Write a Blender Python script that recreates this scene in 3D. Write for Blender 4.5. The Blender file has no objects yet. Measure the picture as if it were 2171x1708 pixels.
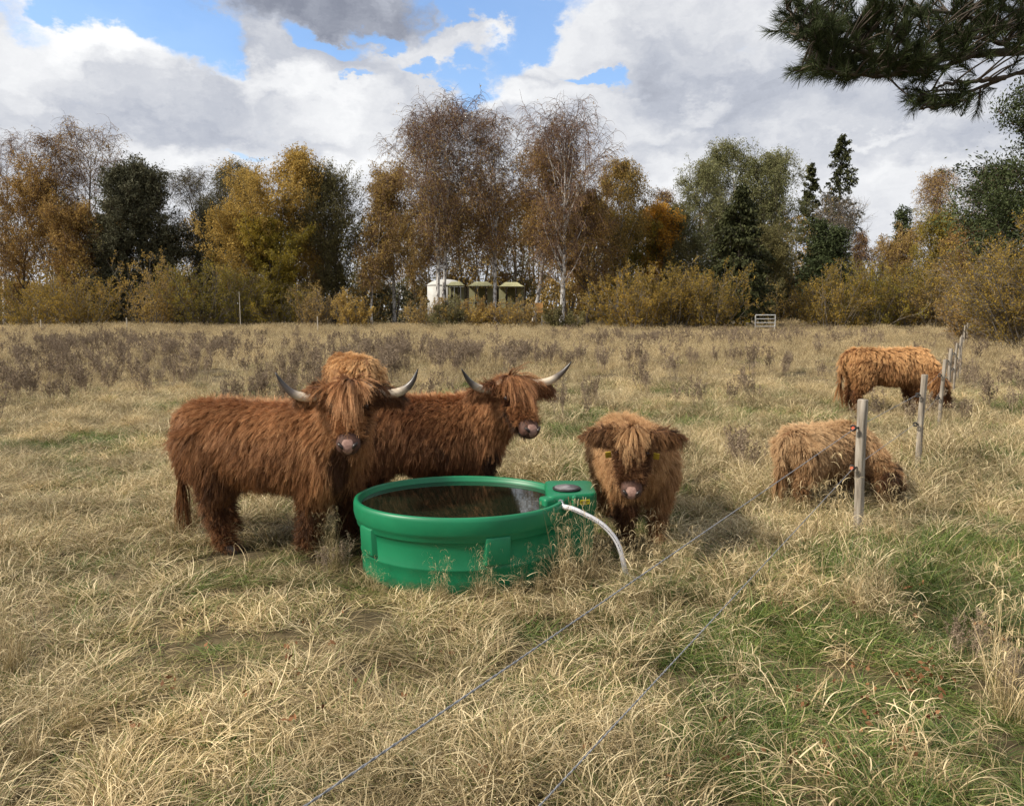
import bpy, math, random
import numpy as np
from mathutils import Vector, Matrix
from mathutils.bvhtree import BVHTree
from mathutils.kdtree import KDTree

R = math.radians
sc = bpy.context.scene
COL = sc.collection

# ------------------------------------------------------------------ camera
F, CX, CY = 1568.0, 1085.5, 854.0           # focal length and centre of the picture
PITCH = R(7.23)
CAM_H = 1.8
cam_d = bpy.data.cameras.new('camera')
cam_d.sensor_width = 36.0
cam_d.lens = 36.0 * F / 2171.0
cam_d.clip_end = 3000.0
cam_d.clip_start = 0.05
cam = bpy.data.objects.new('camera', cam_d)
cam.location = (0, 0, CAM_H)
cam.rotation_euler = (R(90) - PITCH, 0, 0)
COL.objects.link(cam)
sc.camera = cam

# ------------------------------------------------------------------ exposure
sc.view_settings.view_transform = 'Standard'
sc.view_settings.look = 'None'
sc.view_settings.gamma = 1.0
sc.view_settings.exposure = 0.80
sc.view_settings.use_curve_mapping = False
sc.cycles.max_bounces = 6
sc.cycles.diffuse_bounces = 3
sc.cycles.glossy_bounces = 3
sc.cycles.transmission_bounces = 3
sc.cycles.transparent_max_bounces = 6
sc.cycles_curves.shape = 'RIBBONS'

# ------------------------------------------------------------------ sun
SUN_EL, SUN_AZ = R(42), R(-108)      # azimuth measured from straight ahead, positive to the right
sun_d = bpy.data.lights.new('sun', 'SUN')
sun_d.energy = 3.3
sun_d.angle = R(7)
sun_d.color = (1.0, 0.91, 0.78)
sun = bpy.data.objects.new('sun', sun_d)
sv = Vector((math.sin(SUN_AZ) * math.cos(SUN_EL), math.cos(SUN_AZ) * math.cos(SUN_EL), math.sin(SUN_EL)))
sun.rotation_euler = sv.to_track_quat('Z', 'Y').to_euler()
sun.location = sv * 60
COL.objects.link(sun)


def ray(x, y):
    v = (CY - y) / F
    u = (x - CX) / F
    return (u, math.cos(PITCH) + v * math.sin(PITCH), -math.sin(PITCH) + v * math.cos(PITCH))


def at(x, y, Y):
    r = ray(x, y)
    k = Y / r[1]
    return Vector((r[0] * k, Y, CAM_H + r[2] * k))


def gp(x, y, z=0.0):
    r = ray(x, y)
    k = (z - CAM_H) / r[2]
    return Vector((r[0] * k, r[1] * k, z))


# ------------------------------------------------------------------ world: sky with broken cloud
def build_world():
    w = bpy.data.worlds.new('World')
    sc.world = w
    w.use_nodes = True
    nt = w.node_tree
    nt.nodes.clear()
    N, L = nt.nodes.new, nt.links.new
    out = N('ShaderNodeOutputWorld')
    bg = N('ShaderNodeBackground')
    bg.inputs['Strength'].default_value = 0.1
    L(bg.outputs[0], out.inputs[0])
    sky = N('ShaderNodeTexSky')
    sky.sky_type = 'NISHITA'
    sky.sun_disc = False
    sky.sun_elevation = SUN_EL
    sky.sun_rotation = SUN_AZ
    sky.air_density = 1.3
    sky.ozone_density = 2.5
    tc = N('ShaderNodeTexCoord')
    sep = N('ShaderNodeSeparateXYZ')
    L(tc.outputs['Generated'], sep.inputs[0])

    def M(op, a, b=None, clamp=False):
        n = N('ShaderNodeMath')
        n.operation = op
        n.use_clamp = clamp
        for i, v in enumerate((a, b)):
            if v is None:
                continue
            if isinstance(v, (int, float)):
                n.inputs[i].default_value = v
            else:
                L(v, n.inputs[i])
        return n.outputs[0]
    az = M('ARCTAN2', sep.outputs[0], sep.outputs[1])
    el = M('ARCSINE', sep.outputs[2])
    uv = N('ShaderNodeCombineXYZ')
    L(az, uv.inputs[0])
    L(el, uv.inputs[1])

    def noise(vec, scale, detail, rough=0.55, dist=0.0, sx=1.0, off=0.0):
        mp = N('ShaderNodeMapping')
        mp.inputs['Scale'].default_value = (1.0, sx, 1.0)
        mp.inputs['Location'].default_value = (off, off * 0.7, off)
        L(vec, mp.inputs['Vector'])
        n = N('ShaderNodeTexNoise')
        n.inputs['Scale'].default_value = scale
        n.inputs['Detail'].default_value = detail
        n.inputs['Roughness'].default_value = rough
        n.inputs['Distortion'].default_value = dist
        L(mp.outputs[0], n.inputs['Vector'])
        return n
    # ragged edges: push the lookup position about with noise
    nd = noise(uv.outputs[0], 9.0, 6, 0.6, sx=1.6, off=3.1)
    sub = N('ShaderNodeVectorMath'); sub.operation = 'SUBTRACT'
    L(nd.outputs['Color'], sub.inputs[0]); sub.inputs[1].default_value = (0.5, 0.5, 0.5)
    scl = N('ShaderNodeVectorMath'); scl.operation = 'SCALE'
    L(sub.outputs[0], scl.inputs[0]); scl.inputs['Scale'].default_value = 0.16
    add = N('ShaderNodeVectorMath'); add.operation = 'ADD'
    L(uv.outputs[0], add.inputs[0]); L(scl.outputs[0], add.inputs[1])
    wuv = add.outputs[0]

    def aze(x, y):
        r = ray(x, y)
        return math.atan2(r[0], r[1]), math.atan2(r[2], math.hypot(r[0], r[1]))

    def blobs(lst, soft=1.0):
        acc = None
        for (x, y, rx, ry, rot, amp) in lst:
            a, e = aze(x, y)
            mp = N('ShaderNodeMapping')
            mp.vector_type = 'TEXTURE'
            mp.inputs['Location'].default_value = (a, e, 0)
            mp.inputs['Rotation'].default_value = (0, 0, R(rot))
            mp.inputs['Scale'].default_value = (rx / F, ry / F, 1)
            L(wuv, mp.inputs['Vector'])
            ln = N('ShaderNodeVectorMath'); ln.operation = 'LENGTH'
            L(mp.outputs[0], ln.inputs[0])
            mr = N('ShaderNodeMapRange')
            mr.interpolation_type = 'SMOOTHSTEP'
            mr.inputs['From Min'].default_value = 1.0 + 0.55 * soft
            mr.inputs['From Max'].default_value = 1.0 - 0.6 * soft
            mr.inputs['To Min'].default_value = 0.0
            mr.inputs['To Max'].default_value = amp
            L(ln.outputs['Value'], mr.inputs['Value'])
            acc = mr.outputs[0] if acc is None else M('MAXIMUM', acc, mr.outputs[0])
        return acc
    blue = blobs([
        (200, -25, 215, 42, -4, 1.0), (425, 95, 72, 62, 10, 1.0), (455, 150, 30, 24, 0, 0.7), (375, 40, 60, 45, 30, 0.9),
        (15, 10, 45, 45, 0, 0.45), (690, 88, 70, 22, -4, 0.9), (790, 72, 50, 18, -20, 0.9),
        (1060, 5, 175, 42, 3, 1.0), (1120, 62, 62, 50, 10, 1.0), (960, 48, 70, 20, 15, 0.8), (1000, 190, 55, 42, 10, 1.0), (905, 160, 62, 14, -12, 0.8),
        (1070, 130, 55, 45, 20, 0.85), (725, 175, 32, 10, 0, 0.6), (1265, 150, 50, 20, -6, 1.0), (530, 315, 42, 14, 0, 0.55), (1000, 235, 30, 12, 0, 0.7)])
    # elsewhere in the sky: open cloud by plain noise
    far = noise(uv.outputs[0], 2.2, 8, 0.55, 0.3, sx=1.8, off=9.0)
    azabs = M('ABSOLUTE', az)
    outer = N('ShaderNodeMapRange'); outer.interpolation_type = 'SMOOTHSTEP'
    outer.inputs['From Min'].default_value = 0.75; outer.inputs['From Max'].default_value = 1.1
    L(azabs, outer.inputs['Value'])
    high = N('ShaderNodeMapRange'); high.interpolation_type = 'SMOOTHSTEP'
    high.inputs['From Min'].default_value = 0.55; high.inputs['From Max'].default_value = 0.85
    L(el, high.inputs['Value'])
    fm = N('ShaderNodeMapRange'); fm.interpolation_type = 'SMOOTHSTEP'
    fm.inputs['From Min'].default_value = 0.62; fm.inputs['From Max'].default_value = 0.72
    L(far.outputs[0], fm.inputs['Value'])
    gap = M('MAXIMUM', blue, M('MULTIPLY', fm.outputs[0], M('MAXIMUM', outer.outputs[0], high.outputs[0])))
    # thin veils break the blue
    nv = noise(wuv, 16.0, 7, 0.6, 0.2, sx=1.5, off=5.0)
    gapn = M('ADD', gap, M('MULTIPLY', M('SUBTRACT', nv.outputs[0], 0.5), 0.95))
    gm = N('ShaderNodeMapRange'); gm.interpolation_type = 'SMOOTHSTEP'
    gm.inputs['From Min'].default_value = 0.12; gm.inputs['From Max'].default_value = 0.78
    gm.inputs['To Max'].default_value = 0.93
    L(gapn, gm.inputs['Value'])
    # cloud tone
    n1 = noise(wuv, 4.5, 9, 0.56, 0.25, sx=1.9, off=1.0)
    n2 = noise(wuv, 17.0, 8, 0.6, 0.3, sx=1.5, off=2.0)
    dark = blobs([
        (640, 5, 275, 52, 0, 1.0), (700, 45, 120, 22, 0, 0.6), (560, 130, 90, 40, 0, 0.22), (250, 250, 260, 40, 4, 0.42), (330, 190, 160, 30, -8, 0.3), (1700, 210, 330, 60, -6, 0.42),
        (1950, 300, 260, 45, 0, 0.40), (1560, 290, 160, 26, -25, 0.35), (2000, 190, 230, 70, 0, 0.3), (1900, 60, 200, 60, 0, 0.22),
        (620, 290, 150, 22, 0, 0.32), (100, 200, 120, 30, 0, 0.2), (1450, 100, 170, 40, -10, 0.2), (1400, 330, 120, 40, 30, 0.22), (720, 130, 90, 25, 0, .3)], 1.3)
    bright = blobs([
        (220, 70, 110, 42, 0, 1.0), (560, 190, 300, 26, -4, 0.8), (1150, 215, 200, 28, 0, 1.0), (1330, 230, 90, 50, -30, 1.0), (330, 330, 120, 30, 0, 0.8), (800, 250, 150, 30, 0, .8),
        (1480, 210, 40, 22, 0, 0.9), (1400, 370, 90, 50, 0, 0.8), (1870, 300, 70, 10, 0, 0.8), (1040, 90, 40, 22, 0, 0.9), (1250, 60, 90, 60, 0, .7),
        (740, 330, 120, 40, 0, 0.8), (1850, 390, 140, 40, 0, 0.7), (1680, 80, 120, 60, 0, 0.4), (1150, 130, 50, 20, 0, .8)], 1.3)
    tone = M('MULTIPLY_ADD', M('SUBTRACT', n1.outputs[0], 0.5), 1.15)
    tone.node.inputs[2].default_value = 0.62
    tone = M('ADD', tone, M('MULTIPLY', M('SUBTRACT', n2.outputs[0], 0.5), 0.42))
    tone = M('ADD', tone, M('MULTIPLY', bright, 0.30))
    tone = M('SUBTRACT', tone, M('MULTIPLY', dark, 0.62), clamp=True)
    ramp = N('ShaderNodeValToRGB')
    el_ = ramp.color_ramp.elements
    el_[0].position = 0.0; el_[0].color = (0.175, 0.19, 0.235, 1)
    el_[1].position = 1.0; el_[1].color = (0.66, 0.665, 0.67, 1)
    e = el_.new(0.35); e.color = (0.34, 0.36, 0.41, 1)
    e = el_.new(0.65); e.color = (0.50, 0.51, 0.535, 1)
    L(tone, ramp.inputs[0])
    cs = N('ShaderNodeVectorMath'); cs.operation = 'SCALE'
    L(ramp.outputs[0], cs.inputs[0]); cs.inputs['Scale'].default_value = 8.8
    # blue part: Nishita, slightly deepened
    sg = N('ShaderNodeVectorMath'); sg.operation = 'MULTIPLY'
    L(sky.outputs[0], sg.inputs[0]); sg.inputs[1].default_value = (0.95, 1.08, 1.28)
    mix = N('ShaderNodeMix'); mix.data_type = 'RGBA'
    L(gm.outputs[0], mix.inputs['Factor'])
    L(cs.outputs[0], mix.inputs[6]); L(sg.outputs[0], mix.inputs[7])
    L(mix.outputs[2], bg.inputs['Color'])


build_world()


# ------------------------------------------------------------------ helpers
def rgb(h):
    return tuple(h) + (1.0,)


def mat(name, nodes_fn):
    m = bpy.data.materials.new(name)
    m.use_nodes = True
    nt = m.node_tree
    b = nt.nodes['Principled BSDF']
    nodes_fn(nt, b)
    return m


def add_noise(nt, scale, detail=4, coord='Object', rough=0.55, stretch=(1, 1, 1)):
    tc = nt.nodes.new('ShaderNodeTexCoord')
    mp = nt.nodes.new('ShaderNodeMapping')
    mp.inputs['Scale'].default_value = stretch
    n = nt.nodes.new('ShaderNodeTexNoise')
    n.inputs['Scale'].default_value = scale
    n.inputs['Detail'].default_value = detail
    n.inputs['Roughness'].default_value = rough
    nt.links.new(tc.outputs[coord], mp.inputs[0])
    nt.links.new(mp.outputs[0], n.inputs['Vector'])
    return n.outputs[0]


def ramp_node(nt, fac, stops):
    r = nt.nodes.new('ShaderNodeValToRGB')
    e = r.color_ramp.elements
    e[0].position, e[0].color = stops[0][0], rgb(stops[0][1])
    e[1].position, e[1].color = stops[-1][0], rgb(stops[-1][1])
    for p, c in stops[1:-1]:
        x = e.new(p)
        x.color = rgb(c)
    nt.links.new(fac, r.inputs[0])
    return r.outputs[0]


def bump(nt, b, fac, strength=0.3, dist=0.01):
    bm = nt.nodes.new('ShaderNodeBump')
    bm.inputs['Strength'].default_value = strength
    bm.inputs['Distance'].default_value = dist
    nt.links.new(fac, bm.inputs['Height'])
    nt.links.new(bm.outputs[0], b.inputs['Normal'])


def noise_mat(name, scale, stops, rough=0.8, bstr=0.0, bdist=0.01, stretch=(1, 1, 1), spec=0.3, detail=5):
    def f(nt, b):
        n = add_noise(nt, scale, detail, stretch=stretch)
        nt.links.new(ramp_node(nt, n, stops), b.inputs['Base Color'])
        b.inputs['Roughness'].default_value = rough
        b.inputs['Specular IOR Level'].default_value = spec
        if bstr:
            bump(nt, b, n, bstr, bdist)
    return mat(name, f)


def leaf_mat(name, stops, trans=0.38, rough=0.65, spec=0.12, wscale=0.0, wstops=None):
    """thin leaves: colour by the per-leaf value 'tint', some light passes through"""
    def f(nt, b):
        a = nt.nodes.new('ShaderNodeAttribute')
        a.attribute_name = 'tint'
        oi = nt.nodes.new('ShaderNodeObjectInfo')
        ad = nt.nodes.new('ShaderNodeMath'); ad.operation = 'MULTIPLY_ADD'
        nt.links.new(oi.outputs['Random'], ad.inputs[0])
        ad.inputs[1].default_value = 0.3
        nt.links.new(a.outputs['Fac'], ad.inputs[2])
        sb = nt.nodes.new('ShaderNodeMath'); sb.operation = 'SUBTRACT'
        nt.links.new(ad.outputs[0], sb.inputs[0]); sb.inputs[1].default_value = 0.15
        c = ramp_node(nt, sb.outputs[0], stops)
        if wscale:
            g = nt.nodes.new('ShaderNodeNewGeometry')
            n = nt.nodes.new('ShaderNodeTexNoise')
            n.inputs['Scale'].default_value = wscale
            n.inputs['Detail'].default_value = 3
            nt.links.new(g.outputs['Position'], n.inputs['Vector'])
            wc = ramp_node(nt, n.outputs[0], wstops)
            mx = nt.nodes.new('ShaderNodeMix'); mx.data_type = 'RGBA'; mx.blend_type = 'MULTIPLY'
            mx.inputs['Factor'].default_value = 1.0
            nt.links.new(c, mx.inputs[6]); nt.links.new(wc, mx.inputs[7])
            c = mx.outputs[2]
        nt.links.new(c, b.inputs['Base Color'])
        b.inputs['Roughness'].default_value = rough
        b.inputs['Specular IOR Level'].default_value = spec
        t = nt.nodes.new('ShaderNodeBsdfTranslucent')
        nt.links.new(c, t.inputs['Color'])
        ms = nt.nodes.new('ShaderNodeMixShader')
        ms.inputs[0].default_value = trans
        nt.links.new(b.outputs[0], ms.inputs[1])
        nt.links.new(t.outputs[0], ms.inputs[2])
        nt.links.new(ms.outputs[0], nt.nodes['Material Output'].inputs[0])
    return mat(name, f)


def tag(o, label=None, cat=None, group=None, kind=None):
    if label: o['label'] = label
    if cat: o['category'] = cat
    if group: o['group'] = group
    if kind: o['kind'] = kind
    return o


def empty(name, loc=(0, 0, 0), rz=0.0):
    o = bpy.data.objects.new(name, None)
    o.location = loc
    o.rotation_euler = (0, 0, rz)
    o.empty_display_size = 0.2
    COL.objects.link(o)
    return o


def link(o, parent=None):
    COL.objects.link(o)
    if parent is not None:
        o.parent = parent
    return o


class MB:
    """collects vertices and faces (numpy) with a per-vertex value 'tint' and material index"""
    def __init__(s):
        s.v, s.q, s.t, s.tint, s.n = [], [], [], [], 0
        s.qm, s.tm = [], []

    def add(s, v, quads=None, tris=None, tint=0.5, m=0):
        v = np.asarray(v, dtype=np.float32).reshape(-1, 3)
        s.v.append(v)
        if np.isscalar(tint):
            tint = np.full(len(v), tint, np.float32)
        s.tint.append(np.asarray(tint, np.float32))
        if quads is not None and len(quads):
            q = np.asarray(quads, dtype=np.int64) + s.n
            s.q.append(q); s.qm.append(np.full(len(q), m, np.int32))
        if tris is not None and len(tris):
            t = np.asarray(tris, dtype=np.int64) + s.n
            s.t.append(t); s.tm.append(np.full(len(t), m, np.int32))
        s.n += len(v)
        return s

    def mesh(s, name, mats, smooth=True):
        me = bpy.data.meshes.new(name)
        v = np.concatenate(s.v)
        q = np.concatenate(s.q) if s.q else np.zeros((0, 4), np.int64)
        t = np.concatenate(s.t) if s.t else np.zeros((0, 3), np.int64)
        nq, ntr = len(q), len(t)
        me.vertices.add(len(v))
        me.vertices.foreach_set('co', v.ravel())
        me.loops.add(nq * 4 + ntr * 3)
        me.loops.foreach_set('vertex_index', np.concatenate([q.ravel(), t.ravel()]).astype(np.int32))
        me.polygons.add(nq + ntr)
        st = np.concatenate([np.arange(nq) * 4, nq * 4 + np.arange(ntr) * 3]).astype(np.int32)
        me.polygons.foreach_set('loop_start', st)
        mi = np.concatenate([x for x in s.qm + s.tm]) if (s.qm or s.tm) else np.zeros(0, np.int32)
        me.polygons.foreach_set('material_index', mi.astype(np.int32))
        me.polygons.foreach_set('use_smooth', np.full(nq + ntr, smooth, dtype=bool))
        a = me.attributes.new('tint', 'FLOAT', 'POINT')
        a.data.foreach_set('value', np.concatenate(s.tint))
        for m in (mats if isinstance(mats, (list, tuple)) else [mats]):
            me.materials.append(m)
        me.update(calc_edges=True)
        me.validate()
        return me

    def build(s, name, mats, parent=None, smooth=True):
        return link(bpy.data.objects.new(name, s.mesh(name, mats, smooth)), parent)

    # shapes
    def tubes(s, P, Rr, sides=5, tint=0.5, m=0, cap=False):
        P = np.asarray(P, float)
        if P.ndim == 2:
            P = P[None]
        Rr = np.asarray(Rr, float)
        if Rr.ndim == 1:
            Rr = Rr[None]
        N, K, _ = P.shape
        T = np.gradient(P, axis=1)
        T /= np.linalg.norm(T, axis=2, keepdims=True) + 1e-9
        ref = np.where(np.abs(T[..., 2:3]).mean(axis=1, keepdims=True) > 0.8, np.array([1.0, 0, 0]), np.array([0, 0, 1.0]))
        A = np.cross(T, ref); A /= np.linalg.norm(A, axis=2, keepdims=True) + 1e-9
        B = np.cross(T, A)
        th = np.arange(sides) * 2 * math.pi / sides
        V = P[:, :, None, :] + Rr[:, :, None, None] * (np.cos(th)[None, None, :, None] * A[:, :, None, :] + np.sin(th)[None, None, :, None] * B[:, :, None, :])
        idx = np.arange(N * K * sides).reshape(N, K, sides)
        a = idx[:, :-1, :]; b = np.roll(a, -1, axis=2)
        c = idx[:, 1:, :]; d = np.roll(c, -1, axis=2)
        q = np.stack([a, b, d, c], axis=-1).reshape(-1, 4)
        tn = np.repeat(np.broadcast_to(np.asarray(tint, float), (N,)), K * sides) if np.ndim(tint) < 2 else np.repeat(np.asarray(tint).reshape(-1), sides)
        s.add(V, quads=q, tint=tn, m=m)
        if cap:
            for ends, k in ((0, 0), (1, K - 1)):
                for j in range(N):
                    ring = V[j, k]
                    c0 = ring.mean(axis=0)
                    vv = np.concatenate([ring, c0[None]])
                    tr = [(i, (i + 1) % sides, sides) if ends == 0 else ((i + 1) % sides, i, sides) for i in range(sides)]
                    s.add(vv, tris=tr, tint=float(np.asarray(tn).ravel()[0]), m=m)
        return s

    def ribbons(s, P, W, side, tint=0.5, m=0):
        """P [N,K,3], W [N,K] half widths, side [N,3] or [N,K,3]"""
        N, K, _ = P.shape
        if side.ndim == 2:
            side = side[:, None, :]
        V = np.stack([P - side * W[..., None], P + side * W[..., None]], axis=2)
        idx = np.arange(N * K * 2).reshape(N, K, 2)
        q = np.stack([idx[:, :-1, 0], idx[:, :-1, 1], idx[:, 1:, 1], idx[:, 1:, 0]], axis=-1).reshape(-1, 4)
        tint = np.asarray(tint, float)
        if tint.ndim == 2:
            tn = np.repeat(tint.reshape(-1), 2)
        else:
            tn = np.repeat(np.broadcast_to(tint, (N,)), K * 2)
        return s.add(V, quads=q, tint=tn, m=m)

    def leaves(s, C, size, rng, tint, m=0, aspect=0.55, up=0.0):
        """flat four-point leaves at C with random facing"""
        N = len(C)
        a = rng.normal(size=(N, 3)); a[:, 2] -= up
        a /= np.linalg.norm(a, axis=1, keepdims=True)
        b = np.cross(a, rng.normal(size=(N, 3))); b /= np.linalg.norm(b, axis=1, keepdims=True) + 1e-9
        size = np.broadcast_to(np.asarray(size, float), (N,))[:, None]
        V = np.stack([C - a * size * 0.5, C + b * size * aspect * 0.5 + a * size * .08, C + a * size * 0.5, C - b * size * aspect * 0.5 + a * size * .08], axis=1)
        q = np.arange(N * 4).reshape(N, 4)
        return s.add(V, quads=q, tint=np.repeat(tint, 4), m=m)

    def box(s, c, h, rot=None, m=0, tint=0.5, bev=0.0):
        c = np.asarray(c, float); h = np.asarray(h, float)
        sg = np.array([[-1, -1, -1], [1, -1, -1], [1, 1, -1], [-1, 1, -1], [-1, -1, 1], [1, -1, 1], [1, 1, 1], [-1, 1, 1]], float)
        v = sg * h
        if rot is not None:
            v = v @ np.array(rot.to_3x3() if hasattr(rot, 'to_3x3') else rot).T
        return s.add(v + c, quads=[(0, 3, 2, 1), (4, 5, 6, 7), (0, 1, 5, 4), (1, 2, 6, 5), (2, 3, 7, 6), (3, 0, 4, 7)], tint=tint, m=m)

    def loft(s, rings, closed_ends=True, m=0, tint=0.5):
        """rings: list of [S,3] arrays"""
        Rg = np.array(rings, float)
        K, S, _ = Rg.shape
        idx = np.arange(K * S).reshape(K, S)
        a = idx[:-1]; b = np.roll(a, -1, 1); c = idx[1:]; d = np.roll(c, -1, 1)
        q = np.stack([a, b, d, c], -1).reshape(-1, 4)
        v = Rg.reshape(-1, 3)
        tr = []
        if closed_ends:
            v = np.concatenate([v, Rg[0].mean(0)[None], Rg[-1].mean(0)[None]])
            for i in range(S):
                tr.append((idx[0, (i + 1) % S], idx[0, i], K * S))
                tr.append((idx[-1, i], idx[-1, (i + 1) % S], K * S + 1))
        if not np.isscalar(tint):
            tint = np.concatenate([np.repeat(tint, S), [tint[0], tint[-1]] if closed_ends else []])
        return s.add(v, quads=q, tris=tr, tint=tint, m=m)


def unit(v):
    v = np.asarray(v, float)
    return v / (np.linalg.norm(v, axis=-1, keepdims=True) + 1e-9)


_nr = np.random.default_rng(5)
_nk = [(_nr.normal(size=(6, 2)) * f, _nr.uniform(0, 6.28, 6), a) for f, a in ((0.35, 1.0), (0.9, 0.7), (2.2, 0.45), (5.0, 0.25))]


def fbm(x, y, s=1.0, o=0.0):
    """smooth field about 0, roughly -1..1"""
    x = np.asarray(x) * s + o; y = np.asarray(y) * s - o * 1.7
    wx = x + 0.6 * np.sin(y * 0.9 + 1.3); wy = y + 0.6 * np.sin(x * 0.8 + 0.4)
    r = 0
    for k, ph, a in _nk:
        for i in range(6):
            r = r + a * np.sin(k[i, 0] * wx + k[i, 1] * wy + ph[i]) / 3.0
    return r / 1.3


def gauss(x, y, cx, cy, rx, ry):
    return np.exp(-(((x - cx) / rx) ** 2 + ((y - cy) / ry) ** 2))


# ------------------------------------------------------------------ ground
def ground_h(x, y):
    return 0.035 * fbm(x, y, 0.6)


def build_ground():
    m = noise_mat('earth_and_thatch', 3.0, [(0.25, (0.035, 0.026, 0.014)), (0.5, (0.085, 0.065, 0.032)), (0.75, (0.16, 0.125, 0.065))], 0.95, 0.6, 0.05, detail=8)
    xs = np.concatenate([-np.geomspace(900, 14, 26), np.linspace(-13, 13, 90), np.geomspace(14, 900, 26)])
    ys = np.concatenate([-np.geomspace(300, 4, 16), np.linspace(-3, 16, 70), np.geomspace(17, 1400, 46)])
    X, Y = np.meshgrid(xs, ys)
    Z = ground_h(X, Y) * np.exp(-(np.hypot(X, Y) / 60) ** 2)
    mb = MB()
    ny, nx = X.shape
    idx = np.arange(nx * ny).reshape(ny, nx)
    q = np.stack([idx[:-1, :-1], idx[:-1, 1:], idx[1:, 1:], idx[1:, :-1]], -1).reshape(-1, 4)
    mb.add(np.stack([X, Y, Z], -1), quads=q)
    o = mb.build('ground', m)
    tag(o, kind='structure')


build_ground()


# ------------------------------------------------------------------ trees
def wander(P0, D0, L, K, rng, up=0.0, jit=0.1, outp=None):
    """N curves from P0 along D0, length L, K points; up bends them up (or down)"""
    N = len(P0)
    D = unit(D0)
    P = [P0]
    step = (np.asarray(L, float) / (K - 1))[:, None]
    up = np.broadcast_to(np.asarray(up, float), (N,))
    for k in range(K - 1):
        D = D + rng.normal(size=(N, 3)) * jit
        D[:, 2] += up / (K - 1) * 2
        D = unit(D)
        P.append(P[-1] + D * step)
    return np.stack(P, 1)


def sample(P, i, t):
    K = P.shape[1]
    f = t * (K - 1)
    k = np.clip(f.astype(int), 0, K - 2)
    w = (f - k)[:, None]
    a, b = P[i, k], P[i, k + 1]
    return a * (1 - w) + b * w, unit(b - a)


def sprout(P, n, rng, t0, t1, ang, Lf, K, up=0.0, jit=0.1, angj=0.15, flat=0.0):
    """n children on each curve of P"""
    N = len(P)
    i = np.repeat(np.arange(N), n)
    t = t0 + (t1 - t0) * (np.tile((np.arange(n) + 0.5) / n, N) + rng.uniform(-.5, .5, N * n) / n)
    t = np.clip(t, 0.01, 0.995)
    p, T = sample(P, i, t)
    r = rng.normal(size=p.shape)
    if flat:
        r[:, 2] *= 1 - flat
    perp = unit(r - (r * T).sum(1, keepdims=True) * T)
    a = ang + rng.normal(size=len(i)) * angj
    D = np.cos(a)[:, None] * T + np.sin(a)[:, None] * perp
    L = Lf(i, t) * rng.uniform(0.7, 1.2, len(i))
    return wander(p, D, L, K, rng, up, jit), i, t


BARK = {
    'birch': None, 'grey': noise_mat('bark_grey', 6, [(0.3, (0.10, 0.085, 0.07)), (0.7, (0.24, 0.21, 0.17))], 0.9, 0.3, 0.02, stretch=(1, 1, 0.3)),
    'dark': noise_mat('bark_dark', 6, [(0.3, (0.035, 0.028, 0.022)), (0.7, (0.10, 0.08, 0.062))], 0.9, 0.3, 0.02, stretch=(1, 1, 0.3)),
    'pine': noise_mat('bark_pine', 5, [(0.3, (0.07, 0.045, 0.032)), (0.7, (0.22, 0.13, 0.08))], 0.9, 0.4, 0.02, stretch=(1, 1, 0.4)),
}


def _birch(nt, b):
    n = add_noise(nt, 2.6, 8, stretch=(1.6, 1.6, 0.9), rough=0.75)
    c1 = ramp_node(nt, n, [(0.42, (0.035, 0.03, 0.028)), (0.47, (0.22, 0.20, 0.185)), (0.51, (0.58, 0.56, 0.53)), (0.75, (0.76, 0.74, 0.70))])
    nt.links.new(c1, b.inputs['Base Color'])
    b.inputs['Roughness'].default_value = 0.75


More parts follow.
